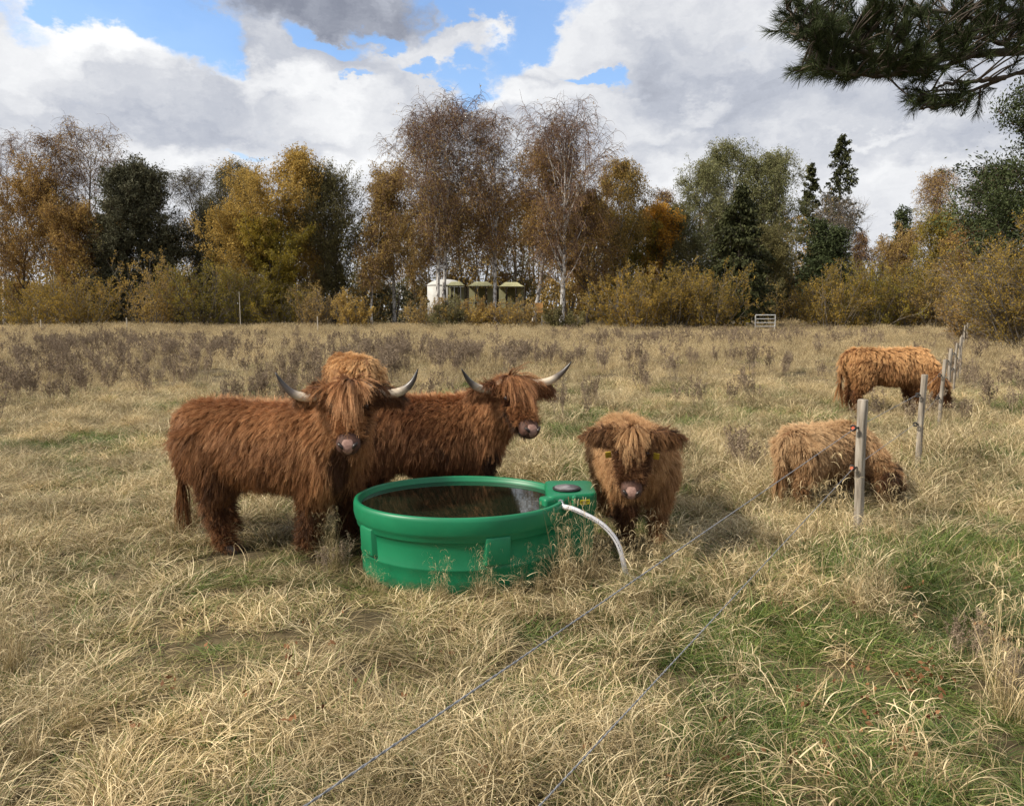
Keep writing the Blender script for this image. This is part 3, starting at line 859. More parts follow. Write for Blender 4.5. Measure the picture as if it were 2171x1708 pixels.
def blades(mb, n, rng, rad, hmin, hmax, w, lean=(0.1, 0.7), curl=(0.2, 1.6), K=7, m=0, wind=None, tint=(0, 1), z0=0.0, curlpow=1.6, base=None):
    a = rng.uniform(0, 2 * math.pi, n)
    r = rad * np.sqrt(rng.uniform(0, 1, n))
    P0 = np.stack([np.cos(a) * r, np.sin(a) * r, np.full(n, z0 - 0.01)], 1) if base is None else base
    az = rng.uniform(0, 2 * math.pi, n)
    if wind is not None:
        az = wind[0] + rng.normal(size=n) * wind[1]
    H = rng.uniform(hmin, hmax, n)
    th0 = rng.uniform(lean[0], lean[1], n)
    cu = rng.uniform(curl[0], curl[1], n)
    t = np.linspace(0, 1, K)
    th = th0[:, None] + cu[:, None] * t[None] ** curlpow
    tw = (rng.normal(size=n) * 0.5)[:, None] * t[None] ** 1.5
    azt = az[:, None] + tw
    st = (H / (K - 1))[:, None]
    d = np.stack([np.sin(th) * np.cos(azt), np.sin(th) * np.sin(azt), np.cos(th)], -1) * st[..., None]
    P = np.concatenate([P0[:, None, :], P0[:, None, :] + np.cumsum(d[:, :-1], axis=1)], 1)
    P[..., 2] = np.maximum(P[..., 2], 0.008 + 0.02 * rng.uniform(0, 1, (n, 1)))
    sa = az + rng.normal(size=n) * 0.9 + math.pi / 2
    side = np.stack([np.cos(sa), np.sin(sa), rng.normal(size=n) * 0.2], 1)
    W = (w * rng.uniform(0.35, 1.1, n))[:, None] * (np.array([0.8, 1, 1, 0.9, 0.75, 0.5, 0.12]) if K == 7 else np.linspace(1, 0.1, K))[None]
    tn = rng.uniform(tint[0], tint[1], n)
    mb.ribbons(P, W, unit(side), tint=tn, m=m)
    return P


def seedheads(mb, P, rng, m=0, L=0.06, n=8, s=0.006):
    tip = P[:, -1]; d = unit(P[:, -1] - P[:, -3])
    N = len(tip)
    C = (tip[:, None] - d[:, None] * (rng.uniform(0, L, (N, n)))[..., None]).reshape(-1, 3) + rng.normal(size=(N * n, 3)) * 0.006
    mb.leaves(C, s * 1.6, rng, rng.uniform(.3, 1, N * n), m=m, aspect=0.4)


def make_protos():
    rng = np.random.default_rng(404)
    fams = {}

    def add(fam, mb):
        me = mb.mesh('grass_tuft_' + fam, GM, smooth=True)
        o = bpy.data.objects.new('tuft', me)
        fams.setdefault(fam, []).append(o)
    for k in range(5):      # tall dry arching tuft
        mb = MB()
        blades(mb, 78, rng, 0.11, 0.16, 0.50, 0.0024, (0.05, 0.75), (0.3, 2.2), m=0)
        blades(mb, 50, rng, 0.11, 0.16, 0.46, 0.0034, (0.05, 0.7), (2.0, 5.2), m=0, curlpow=3.2, tint=(.4, 1.15))
        blades(mb, 40, rng, 0.10, 0.12, 0.34, 0.0028, (0.1, 0.7), (0.2, 1.6), m=2)
        blades(mb, 30, rng, 0.10, 0.12, 0.36, 0.0026, (0.1, 0.8), (0.2, 1.8), m=1)
        P = blades(mb, 5, rng, 0.08, 0.40, 0.60, 0.0012, (0.02, 0.3), (0.1, 0.8), m=0)
        seedheads(mb, P, rng)
        add('tall', mb)
    for k in range(5):      # flattened thatch lying one way
        mb = MB()
        blades(mb, 84, rng, 0.14, 0.12, 0.36, 0.0024, (0.75, 1.45), (0.1, 1.2), m=0, wind=(0.0, 0.95))
        blades(mb, 40, rng, 0.13, 0.08, 0.24, 0.0026, (0.2, 1.1), (0.2, 1.4), m=2)
        blades(mb, 24, rng, 0.13, 0.08, 0.22, 0.0026, (0.2, 1.1), (0.2, 1.4), m=1)
        blades(mb, 34, rng, 0.12, 0.10, 0.30, 0.0032, (0.2, 1.1), (1.2, 5.0), m=0, curlpow=2.4, tint=(.45, 1.15))
        add('lying', mb)
    for k in range(4):      # short mixed turf
        mb = MB()
        blades(mb, 70, rng, 0.12, 0.06, 0.18, 0.0024, (0.2, 1.0), (0.2, 1.4), m=0, tint=(0, .8))
        blades(mb, 60, rng, 0.12, 0.06, 0.17, 0.0026, (0.1, 0.9), (0.2, 1.2), m=2)
        blades(mb, 26, rng, 0.12, 0.06, 0.16, 0.0026, (0.1, 0.9), (0.2, 1.2), m=1)
        add('short', mb)
    for k in range(4):      # green tuft
        mb = MB()
        blades(mb, 110, rng, 0.09, 0.14, 0.34, 0.0028, (0.05, 0.8), (0.3, 1.7), m=1)
        blades(mb, 30, rng, 0.10, 0.12, 0.3, 0.0026, (0.1, 0.8), (0.3, 1.7), m=2)
        blades(mb, 16, rng, 0.12, 0.2, 0.40, 0.0024, (0.2, 0.9), (0.5, 2.4), m=0)
        add('green', mb)
    for k in range(4):      # knot of curled seed stems, as beside the tank
        mb = MB()
        P = blades(mb, 6, rng, 0.05, 0.5, 0.72, 0.0020, (0.0, 0.22), (0.0, 0.5), m=0, tint=(.2, .8))
        for j in range(len(P)):
            n = 7
            b = P[j][rng.integers(2, 7, n)]
            blades(mb, n, rng, 0.01, 0.10, 0.20, 0.0026, (0.2, 0.9), (2.2, 4.6), m=0, curlpow=1.3, base=b, tint=(.4, 1))
        blades(mb, 40, rng, 0.09, 0.2, 0.45, 0.0024, (0.05, 0.6), (0.3, 2.4), m=0)
        blades(mb, 16, rng, 0.08, 0.12, 0.3, 0.0026, (0.1, 0.6), (0.2, 1.2), m=2)
        add('curled', mb)
    for k in range(4):      # coarse patch for the distance
        mb = MB()
        blades(mb, 260, rng, 0.45, 0.28, 0.62, 0.006, (0.05, 0.6), (0.3, 1.5), K=5, m=0)
        blades(mb, 50, rng, 0.45, 0.1, 0.35, 0.006, (0.1, 0.6), (0.2, 1.0), K=4, m=2)
        P = blades(mb, 26, rng, 0.45, 0.55, 0.85, 0.003, (0.02, 0.25), (0.1, 0.6), K=5, m=0)
        seedheads(mb, P, rng, s=0.02, L=0.1)
        add('far', mb)
    for k in range(3):      # coarse green-ish patch for the distance
        mb = MB()
        blades(mb, 150, rng, 0.45, 0.2, 0.45, 0.006, (0.1, 0.8), (0.3, 1.5), K=5, m=0)
        blades(mb, 120, rng, 0.45, 0.12, 0.34, 0.006, (0.1, 0.7), (0.2, 1.2), K=4, m=2)
        blades(mb, 60, rng, 0.45, 0.1, 0.3, 0.006, (0.1, 0.7), (0.2, 1.2), K=4, m=1)
        add('fargreen', mb)
    for k in range(5):      # dead branching weed with seed heads
        mb = MB()
        n = 7
        a = rng.uniform(0, 6.28, n)
        b = np.stack([np.cos(a) * .08, np.sin(a) * .08, np.zeros(n)], 1)
        P1 = wander(b, rng.normal(size=(n, 3)) * 0.13 + [0, 0, 1], rng.uniform(0.6, 1.05, n), 7, rng, 0, 0.06)
        mb.tubes(P1, np.linspace(.0045, .002, 7)[None] * np.ones((n, 1)), 3, tint=rng.uniform(0, 1, n), m=3)
        P2, _, _ = sprout(P1, 9, rng, 0.35, 0.97, 0.6, lambda i, t: np.full(len(i), 0.24) * (1.3 - t), 4, 0.5, 0.1)
        mb.tubes(P2, np.full((len(P2), 4), 0.0018), 3, tint=rng.uniform(0, 1, len(P2)), m=3)
        P3, _, _ = sprout(P2, 3, rng, 0.3, 1, 0.6, lambda i, t: np.full(len(i), 0.07), 3, 0.4, 0.1)
        mb.tubes(P3, np.full((len(P3), 3), 0.0014), 3, tint=rng.uniform(0, 1, len(P3)), m=3)
        for Q in (P2, P3, P1):
            C = np.repeat(Q[:, -1], 5, 0) + rng.normal(size=(len(Q) * 5, 3)) * 0.008
            mb.leaves(C, 0.022, rng, rng.uniform(0, .8, len(C)), m=3, aspect=0.9)
        n = 40
        C, _ = sample(P1, rng.integers(0, len(P1), n), rng.uniform(.1, .8, n))
        mb.leaves(C + rng.normal(size=C.shape) * .02, 0.05, rng, rng.uniform(0, .7, n), m=3, aspect=0.3)
        add('weed', mb)
    return fams


PROTO = make_protos()


def scatter(name, label, cat, objs, P, rot, scl, idx, tilt=None):
    """one object: tufts instanced on points by geometry nodes"""
    pc = bpy.data.collections.new(name + '_shapes')
    for o in objs:
        pc.objects.link(o)
    for i, o in enumerate(objs):
        o.name = '%s_%03d' % (name, i)
    me = bpy.data.meshes.new(name)
    me.vertices.add(len(P))
    me.vertices.foreach_set('co', np.asarray(P, np.float32).ravel())
    eul = np.zeros((len(P), 3), np.float32)
    eul[:, 2] = rot
    if tilt is not None:
        eul[:, :2] = tilt
    a = me.attributes.new('rot', 'FLOAT_VECTOR', 'POINT'); a.data.foreach_set('vector', eul.ravel())
    a = me.attributes.new('scl', 'FLOAT_VECTOR', 'POINT'); a.data.foreach_set('vector', np.asarray(scl, np.float32).ravel())
    a = me.attributes.new('idx', 'INT', 'POINT'); a.data.foreach_set('value', np.asarray(idx, np.int32))
    o = bpy.data.objects.new(name, me)
    COL.objects.link(o)
    ng = bpy.data.node_groups.new(name, 'GeometryNodeTree')
    ng.interface.new_socket('Geometry', in_out='INPUT', socket_type='NodeSocketGeometry')
    ng.interface.new_socket('Geometry', in_out='OUTPUT', socket_type='NodeSocketGeometry')
    N, L = ng.nodes.new, ng.links.new
    gi, go = N('NodeGroupInput'), N('NodeGroupOutput')
    ci = N('GeometryNodeCollectionInfo')
    ci.inputs['Collection'].default_value = pc
    ci.inputs['Separate Children'].default_value = True
    ci.inputs['Reset Children'].default_value = True
    ip = N('GeometryNodeInstanceOnPoints')
    ip.inputs['Pick Instance'].default_value = True

    def na(nm, t):
        n = N('GeometryNodeInputNamedAttribute'); n.data_type = t
        n.inputs['Name'].default_value = nm
        return [s for s in n.outputs if s.enabled and s.name == 'Attribute'][0]
    L(gi.outputs[0], ip.inputs['Points'])
    L(ci.outputs[0], ip.inputs['Instance'])
    L(na('idx', 'INT'), ip.inputs['Instance Index'])
    L(na('rot', 'FLOAT_VECTOR'), ip.inputs['Rotation'])
    L(na('scl', 'FLOAT_VECTOR'), ip.inputs['Scale'])
    L(ip.outputs[0], go.inputs[0])
    md = o.modifiers.new('scatter', 'NODES')
    md.node_group = ng
    tag(o, label, cat, kind='stuff')
    return o


TANK_C = Vector((-0.355, 5.03, 0.0))          # plan centre of the tank
TANK_RX, TANK_RY = 0.74, 0.60
BOX_C, BOX_H = Vector((0.415, 5.13, 0)), (0.175, 0.25)


def height_map(x, y):
    h = 0.58 + 0.24 * fbm(x, y, 1.0, 2.0) + 0.17 * fbm(x, y, 2.6, 5.0)
    trampled = np.clip(gauss(x, y, -2.0, 4.6, 1.5, 1.0) * 1.2 + gauss(x, y, -0.9, 3.7, .9, .7) * .9 + gauss(x, y, -3.2, 3.6, 1.2, .8) * .5 + gauss(x, y, -1.6, 2.9, 1.2, .5) * 0.6 + gauss(x, y, 1.0, 5.3, .8, .8) * 1.0 + gauss(x, y, 6.4, 12.0, 2.2, 1.2) * .9 + gauss(x, y, 2.6, 6.1, .9, .45) * .8 + gauss(x, y, .6, 3.3, 1.2, .35) * .4, 0, 1)
    h *= 1 - 0.62 * trampled
    h += 0.42 * np.exp(-((x - (2.72 + .68 * (y - 5.69)) - .55) / .8) ** 2) * np.clip((y - 6.6) / .6, 0, 1) * np.clip((16 - y) / 4, 0, 1)
    h += 0.30 * gauss(x, y, 2.3, 4.9, .7, .5) + 0.16 * gauss(x, y, 1.9, 4.2, .5, .5) + 0.14 * gauss(x, y, 0.95, 4.3, .3, .2) + 0.15 * gauss(x, y, -3.3, 5.9, .8, 1.0) + .2 * gauss(x, y, -2.1, 2.5, .35, .4)
    h = h * (1 - 0.5 * gauss(x, y, 2.6, 3.2, 0.9, 0.9))
    return np.clip(h, 0.20, 1.1), trampled


def green_map(x, y):
    g = 0.52 * fbm(x, y, 1.4, 7.0) + 0.27
    g = g + 0.22 * fbm(x, y, 3.4, 2.0)
    g = g + 0.85 * np.clip((x / y - .40) / .18, 0, 1) * np.clip((8.5 - y) / 3, 0, 1)
    g = g + 0.7 * gauss(x, y, 3.3, 3.6, .9, 1.4) + .35 * gauss(x, y, 1.9, 2.7, .5, .4)
    g = g + 0.75 * gauss(x, y, 2.5, 3.1, 1.1, 0.9) + 0.6 * gauss(x, y, 1.1, 2.5, .55, .35) + 0.65 * gauss(x, y, 3.7, 4.6, .9, .9) + 0.42 * gauss(x, y, 1.5, 3.4, .5, .4) + 0.35 * gauss(x, y, -2.4, 4.4, 1.3, .7) \
        + 0.45 * gauss(x, y, -1.95, 3.75, .2, .16) + 0.6 * gauss(x, y, -1.33, 2.95, .13, .12) + .6 * gauss(x, y, -1.9, 4.05, .17, .15) + 0.4 * gauss(x, y, -1.2, 3.55, .2, .2) + 0.3 * gauss(x, y, 1.9, 8.5, 1.5, 1.5)
    return g


def scatter_near():
    rng = np.random.default_rng(2024)
    n = 30000
    # denser toward the camera
    Y = 0.9 + (17.0 - 0.9) * rng.uniform(0, 1, n) ** 1.35
    X = rng.uniform(-1, 1, n) * (0.80 * Y + 1.1)
    dens = np.clip(75.0 / (1 + 0.05 * Y ** 1.6), 10, 75)
    pdf = 1.0 / ((17 - .9) * 1.35 * ((Y - .9) / 16.1 + 1e-3) ** (0.35 / 1.35) / 1.0) / (2 * (0.8 * Y + 1.1))
    keep = rng.uniform(0, 1, n) < np.clip(dens / (n * pdf) , 0, 1)
    X, Y = X[keep], Y[keep]
    q = ((X - TANK_C.x) / (TANK_RX - 0.02)) ** 2 + ((Y - TANK_C.y) / (TANK_RY - 0.02)) ** 2
    k = (q > 1.0) & ~((np.abs(X - BOX_C.x) < BOX_H[0]) & (np.abs(Y - BOX_C.y) < BOX_H[1]))
    X, Y = X[k], Y[k]
    h, tr = height_map(X, Y)
    g = green_map(X, Y)
    n = len(X)
    u = rng.uniform(0, 1, n)
    lying = np.clip(0.20 + 0.22 * fbm(X, Y, 1.3, 4.0) + 0.35 * tr, 0.03, 0.7)
    short = np.clip(0.08 + 0.45 * tr, 0, 0.55)
    isg = rng.uniform(0, 1, n) < np.clip(g * 1.15, 0, 0.93)
    fam = np.where(isg, 3, np.where(u < lying, 1, np.where(u < lying + short, 2, 0)))
    fam = np.where(isg & (tr > .5) & (u < .6), 2, fam)
    # knots of curled seed stems
    cur = (rng.uniform(0, 1, n) < np.clip(0.05 + 0.5 * gauss(X, Y, 1.0, 4.25, .5, .3) + .35 * gauss(X, Y, .0, 4.2, .9, .2), 0, .5)) & (tr < .5)
    fam = np.where(cur, 4, fam)
    names = ['tall', 'lying', 'short', 'green', 'curled']
    objs, start, cnt = [], [], []
    for nm in names:
        start.append(len(objs)); cnt.append(len(PROTO[nm])); objs += PROTO[nm]
    start, cnt = np.array(start), np.array(cnt)
    idx = start[fam] + (rng.uniform(0, 1, n) * cnt[fam]).astype(int)
    sc_ = h * rng.uniform(0.75, 1.2, n)
    sc_ = np.where(fam == 1, np.clip(sc_, .6, 1.1), sc_)
    # low in front of the tank so that it stays in view
    front = gauss(X, Y, TANK_C.x - 0.05, TANK_C.y - TANK_RY - .12, .75, .16)
    sc_ *= 1 - 0.40 * front * (fam != 4)
    sc_ = np.where((fam == 4), np.clip(h, .55, 1.0) * rng.uniform(.55, .85, n), sc_)
    wide = np.clip(1.0 + 0.03 * Y, 1, 1.5)
    sxy = np.maximum(sc_, 0.82)
    S = np.stack([sxy * wide * rng.uniform(.85, 1.3, n), sxy * wide * rng.uniform(.85, 1.3, n), sc_], 1)
    ex = []
    for x, y, hh in ((790, 1262, .26), (806, 1268, .2), (925, 1275, .34), (940, 1280, .25), (1010, 1272, .36), (1028, 1268, .38), (1045, 1270, .25), (1095, 1262, .30), (1112, 1262, .3), (1150, 1262, .3), (1186, 1255, .62), (1196, 1262, .5),
                     (1236, 1250, .66), (1250, 1252, .5), (1262, 1246, .45), (1215, 1262, .42), (1290, 1240, .4), (1345, 1232, .42), (1370, 1236, .36), (1398, 1230, .45), (1420, 1240, .4), (1330, 1250, .35), (1450, 1240, .4),
                     (1600, 1190, .5), (1640, 1180, .5), (1690, 1175, .6), (1740, 1170, .66), (1790, 1165, .62), (1900, 1170, .7), (1880, 1150, .5), (1850, 1280, .6), (1830, 1330, .6), (1865, 1310, .6), (1800, 1300, .55), (10, 1440, .6), (30, 1420, .5), (-20, 1400, .6),
                     (150, 1560, .4), (60, 1620, .4), (2130, 1500, .6), (2150, 1540, .6), (2100, 1450, .5), (700, 1200, .45), (715, 1215, .4), (690, 1190, .4)):
        for r_ in range(2):
            p = gp(x + rng.normal() * 6, y, 0)
            ex.append((p.x, p.y + rng.uniform(-.03, .05), hh * 1.45 * rng.uniform(.8, 1.1)))
    wind = 0.5 + 1.3 * fbm(X, Y, 0.8, 11.0)
    rot = np.where(fam == 1, wind * 1.6 + rng.normal(size=n) * 0.9, rng.uniform(0, 6.28, n))
    tilt = rng.normal(size=(n, 2)) * 0.10
    ex = np.array(ex); m_ = len(ex)
    X = np.concatenate([X, ex[:, 0]]); Y = np.concatenate([Y, ex[:, 1]])
    S = np.concatenate([S, np.stack([ex[:, 2] * .8, ex[:, 2] * .8, ex[:, 2]], 1)])
    idx = np.concatenate([idx, start[4] + rng.integers(0, cnt[4], m_)])
    rot = np.concatenate([rot, rng.uniform(0, 6.28, m_)]); tilt = np.concatenate([tilt, rng.normal(size=(m_, 2)) * .08])
    P = np.stack([X, Y, ground_h(X, Y)], 1)
    scatter('meadow_grass', 'long straw coloured autumn grass with green patches', 'grass', objs, P, rot, S, idx, tilt)


def scatter_far():
    rng = np.random.default_rng(99)
    n = 40000
    Y = np.sqrt(rng.uniform(11.0 ** 2, 74.0 ** 2, n))
    X = rng.uniform(-1, 1, n) * (0.78 * Y + 2)
    keep = rng.uniform(0, 1, n) < np.clip(9.5 / (1 + Y / 16.0) / (n / (0.78 * (74 ** 2 - 121))) , 0, 1)
    X, Y = X[keep], Y[keep]
    n = len(X)
    g = 0.40 * fbm(X, Y, 0.45, 3.0) + 0.20 + 0.5 * gauss(X, Y, 7, 14, 4, 3) + .4 * gauss(X, Y, 3, 10, 2.5, 3) - 0.006 * Y
    isg = rng.uniform(0, 1, n) < np.clip(g * 1.3, 0, .9)
    objs = PROTO['far'] + PROTO['fargreen']
    idx = np.where(isg, 4 + rng.integers(0, 3, n), rng.integers(0, 4, n))
    s = (0.72 + 0.16 * fbm(X, Y, 0.5, 6.0)) * rng.uniform(.8, 1.2, n) * np.interp(Y, [11, 16, 28, 60], [0.48, 0.6, 0.85, 1.1])
    S = np.stack([s * 1.3, s * 1.3, s], 1)
    P = np.stack([X, Y, np.zeros(n)], 1)
    scatter('far_grass', 'pale dry grass of the far half of the field', 'grass', objs, P, rng.uniform(0, 6.28, n), S, idx, rng.normal(size=(n, 2)) * 0.08)


def scatter_weeds():
    rng = np.random.default_rng(31)
    n = 26000
    Y = np.sqrt(rng.uniform(10.5 ** 2, 62.0 ** 2, n))
    X = rng.uniform(-1, 1, n) * (0.76 * Y + 1)
    x = CX + F * X / Y                      # picture column of the spot, used only to lay out the weed beds on the ground
    d = 0.10 + 0 * X
    d = np.maximum(d, 1.3 * np.clip(1 - ((X + 9.5) / 4.5) ** 2, 0, 1) * np.clip(1 - ((Y - 14.5) / 5.5) ** 2, 0, 1))
    d = np.maximum(d, 2.0 * gauss(X, Y, -9.2, 13.5, 2.2, 2.2))
    d = np.maximum(d, .8 * np.clip(1 - ((X + 5) / 3.5) ** 2, 0, 1) * np.clip(1 - ((Y - 15.5) / 5) ** 2, 0, 1))
    d = np.maximum(d, 0.85 * np.clip(1 - ((X + 13) / 13.5) ** 2, 0, 1) * np.clip(1 - ((Y - 31) / 15.0) ** 2, 0, 1))
    d = np.maximum(d, 0.8 * np.clip(1 - ((X + 3.5) / 6) ** 2, 0, 1) * np.clip(1 - ((Y - 26) / 10.0) ** 2, 0, 1))
    d = np.maximum(d, 1.3 * np.clip(1 - ((X - 9.5) / 9.5) ** 2, 0, 1) * np.clip(1 - ((Y - 39) / 9.0) ** 2, 0, 1))
    d = np.maximum(d, 0.6 * np.clip(1 - ((X - 19) / 10) ** 2, 0, 1) * np.clip(1 - ((Y - 47) / 9.0) ** 2, 0, 1))
    d = np.maximum(d, 0.5 * gauss(X, Y, 3.2, 10.9, .9, .8)) + .05 * (Y < 20)
    d = np.where((X > 2) & (Y < 24), np.minimum(d, 0.14 + .5 * gauss(X, Y, 3.2, 10.9, .8, .8)), d)
    d *= np.clip(0.6 + 0.8 * fbm(X, Y, 0.7, 1.0), 0.08, 1.4) * np.interp(Y, [12, 20, 30, 45], [.75, .5, .3, .26])
    keep = rng.uniform(0, 1, n) < np.clip(d * 0.75, 0, 1) * np.clip(1.5 - Y / 60, .3, 1)
    X, Y = X[keep], Y[keep]
    n = len(X)
    ex = [gp(x_, y_, 0) for x_, y_ in ((2050, 1420), (2140, 1500), (2160, 1470), (2030, 1400), (730, 1215), (690, 1225), (1570, 1010), (1545, 1000), (1590, 1015), (1560, 990))]
    X = np.concatenate([X, [p.x for p in ex]]); Y = np.concatenate([Y, [p.y for p in ex]])
    n = len(X)
    s = rng.uniform(0.5, 1.0, n) * np.interp(Y, [2, 6, 10, 18, 40, 60], [.22, .55, .7, .9, .9, .85])
    wide = np.interp(Y, [10, 20, 60], [1.0, 1.1, 1.4])
    S = np.stack([s * wide, s * wide, s], 1)
    P = np.stack([X, Y, np.zeros(n)], 1)
    scatter('dead_weeds', 'purple brown dead weeds with dark seed heads standing in the grass', 'weeds', PROTO['weed'], P, rng.uniform(0, 6.28, n), S, rng.integers(0, 5, n), rng.normal(size=(n, 2)) * 0.08)


def fallen_leaves():
    rng = np.random.default_rng(12)
    C = []
    for x, y, sx, sy, n in ((1700, 1290, 60, 15, 10), (1920, 1430, 60, 40, 26), (1840, 1540, 60, 60, 26), (2040, 1340, 60, 20, 12), (720, 1380, 120, 60, 12), (480, 1500, 140, 60, 10), (1500, 1600, 200, 60, 14), (1950, 1250, 60, 20, 8)):
        for _ in range(n):
            p = gp(x + rng.normal() * sx, y + rng.normal() * sy * .7, 0.10)
            C.append((p.x, p.y, rng.uniform(.06, .15)))
    mb = MB()
    C = np.array(C)
    C = np.repeat(C, 3, 0) + rng.normal(size=(len(C) * 3, 3)) * [.014, .014, .006]
    mb.leaves(C, rng.uniform(.015, .038, len(C)), rng, rng.uniform(0, 1, len(C)), aspect=.6, up=0)
    m = leaf_mat('dead_leaf', [(0, (0.10, 0.045, 0.02)), (1, (0.30, 0.15, 0.07))], .1)
    o = mb.build('fallen_leaves', m, smooth=False)
    tag(o, 'dry brown fallen leaves caught in the grass', 'leaves', kind='stuff')


fallen_leaves()
scatter_near()
scatter_far()
scatter_weeds()


# ------------------------------------------------------------------ cattle
def hair_mat(name, dark, mid, light, spec=0.35):
    def f(nt, b):
        a = nt.nodes.new('ShaderNodeAttribute'); a.attribute_name = 'tint'
        c = ramp_node(nt, a.outputs['Fac'], [(0, dark), (0.45, mid), (1, light)])
        hi = nt.nodes.new('ShaderNodeHairInfo')
        mx = nt.nodes.new('ShaderNodeMix'); mx.data_type = 'RGBA'; mx.blend_type = 'MULTIPLY'
        mx.inputs['Factor'].default_value = 1.0
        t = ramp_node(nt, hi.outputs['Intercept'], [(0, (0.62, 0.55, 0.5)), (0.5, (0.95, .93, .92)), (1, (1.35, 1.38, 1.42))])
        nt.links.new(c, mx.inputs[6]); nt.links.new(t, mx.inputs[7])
        nt.links.new(mx.outputs[2], b.inputs['Base Color'])
        b.inputs['Roughness'].default_value = 0.42
        b.inputs['Specular IOR Level'].default_value = spec
        b.inputs['Specular Tint'].default_value = (1.0, 0.8, 0.6, 1)
    return mat(name, f)


HAIR = {
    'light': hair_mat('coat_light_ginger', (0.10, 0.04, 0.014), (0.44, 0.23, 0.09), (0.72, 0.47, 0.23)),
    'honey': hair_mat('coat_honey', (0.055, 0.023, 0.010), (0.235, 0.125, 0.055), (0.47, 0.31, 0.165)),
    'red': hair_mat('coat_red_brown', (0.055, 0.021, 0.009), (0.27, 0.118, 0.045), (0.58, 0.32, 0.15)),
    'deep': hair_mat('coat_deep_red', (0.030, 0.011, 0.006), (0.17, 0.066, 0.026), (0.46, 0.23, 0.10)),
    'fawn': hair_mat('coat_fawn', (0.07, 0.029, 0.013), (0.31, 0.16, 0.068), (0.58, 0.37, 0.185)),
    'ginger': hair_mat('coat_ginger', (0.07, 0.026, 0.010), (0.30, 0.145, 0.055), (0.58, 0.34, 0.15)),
}
SKIN = {k: noise_mat('hide_' + k, 9, [(0.3, tuple(x * 0.7 for x in c)), (0.7, c)], 0.9) for k, c in
        (('red', (0.10, 0.036, 0.014)), ('deep', (0.06, 0.02, 0.009)), ('fawn', (0.17, 0.08, 0.035)), ('light', (0.2, 0.09, 0.035)), ('honey', (0.16, 0.07, 0.028)), ('ginger', (0.16, 0.06, 0.02)))}
M_MUZZLE = noise_mat('muzzle_skin', 30, [(0.35, (0.05, 0.025, 0.018)), (0.65, (0.10, 0.05, 0.036))], 0.65, 0.5, 0.004, spec=0.2)
M_NOSEPAD = noise_mat('nose_pad', 60, [(0.35, (0.19, 0.11, 0.088)), (0.65, (0.29, 0.18, 0.145))], 0.6, 0.5, 0.003, spec=0.2)
M_DARK = noise_mat('dark_wet', 20, [(0, (0.012, 0.008, 0.007)), (1, (0.03, 0.018, 0.015))], 0.3, spec=0.5)
M_HOOF = noise_mat('hoof_horn', 20, [(0.3, (0.03, 0.022, 0.018)), (0.7, (0.08, 0.06, 0.05))], 0.5)


def _horn(nt, b):
    a = nt.nodes.new('ShaderNodeAttribute'); a.attribute_name = 'tint'
    n = add_noise(nt, 14, 4, stretch=(1, 1, 1))
    ad = nt.nodes.new('ShaderNodeMath'); ad.operation = 'MULTIPLY_ADD'
    nt.links.new(n, ad.inputs[0]); ad.inputs[1].default_value = 0.16
    nt.links.new(a.outputs['Fac'], ad.inputs[2])
    c = ramp_node(nt, ad.outputs[0], [(0.0, (0.40, 0.27, 0.17)), (0.22, (0.66, 0.55, 0.40)), (0.60, (0.58, 0.49, 0.37)), (0.76, (0.11, 0.09, 0.078)), (0.98, (0.022, 0.02, 0.02))])
    nt.links.new(c, b.inputs['Base Color'])
    b.inputs['Roughness'].default_value = 0.34
    bump(nt, b, n, 0.25, 0.004)


M_HORN = mat('horn', _horn)
M_TAG = noise_mat('yellow_tag', 12, [(0.3, (0.40, 0.28, 0.03)), (0.7, (0.52, 0.38, 0.05))], 0.4)


def rings_along(P, Wd, Hd, S=16, up=np.array([0, 0, 1.0]), lat=None):
    """elliptical rings square to a path; Wd sideways, Hd across"""
    P = np.asarray(P, float)
    T_ = np.gradient(P, axis=0); T_ = unit(T_)
    out = []
    th = np.arange(S) * 2 * math.pi / S
    for k in range(len(P)):
        a = np.asarray(lat, float) if lat is not None else np.cross(up, T_[k])
        a = unit(a - T_[k] * np.dot(a, T_[k]))
        b = np.cross(T_[k], a)
        out.append(P[k] + np.outer(np.cos(th) * Wd[k], a) + np.outer(np.sin(th) * Hd[k], b))
    return out


def limb(mb, P, r, S=14, ex=1.15, lat=(0, 1, 0)):
    P = np.asarray(P, float); r = np.asarray(r, float)
    # smooth resample
    k = np.linspace(0, len(P) - 1, 4 * len(P))
    Q = np.stack([np.interp(k, np.arange(len(P)), P[:, j]) for j in range(3)], 1)
    rr = np.interp(k, np.arange(len(P)), r)
    for _ in range(2):
        Q[1:-1] = 0.5 * Q[1:-1] + 0.25 * (Q[:-2] + Q[2:]); rr[1:-1] = 0.5 * rr[1:-1] + .25 * (rr[:-2] + rr[2:])
    mb.loft(rings_along(Q, rr, rr * ex, S, lat=lat))


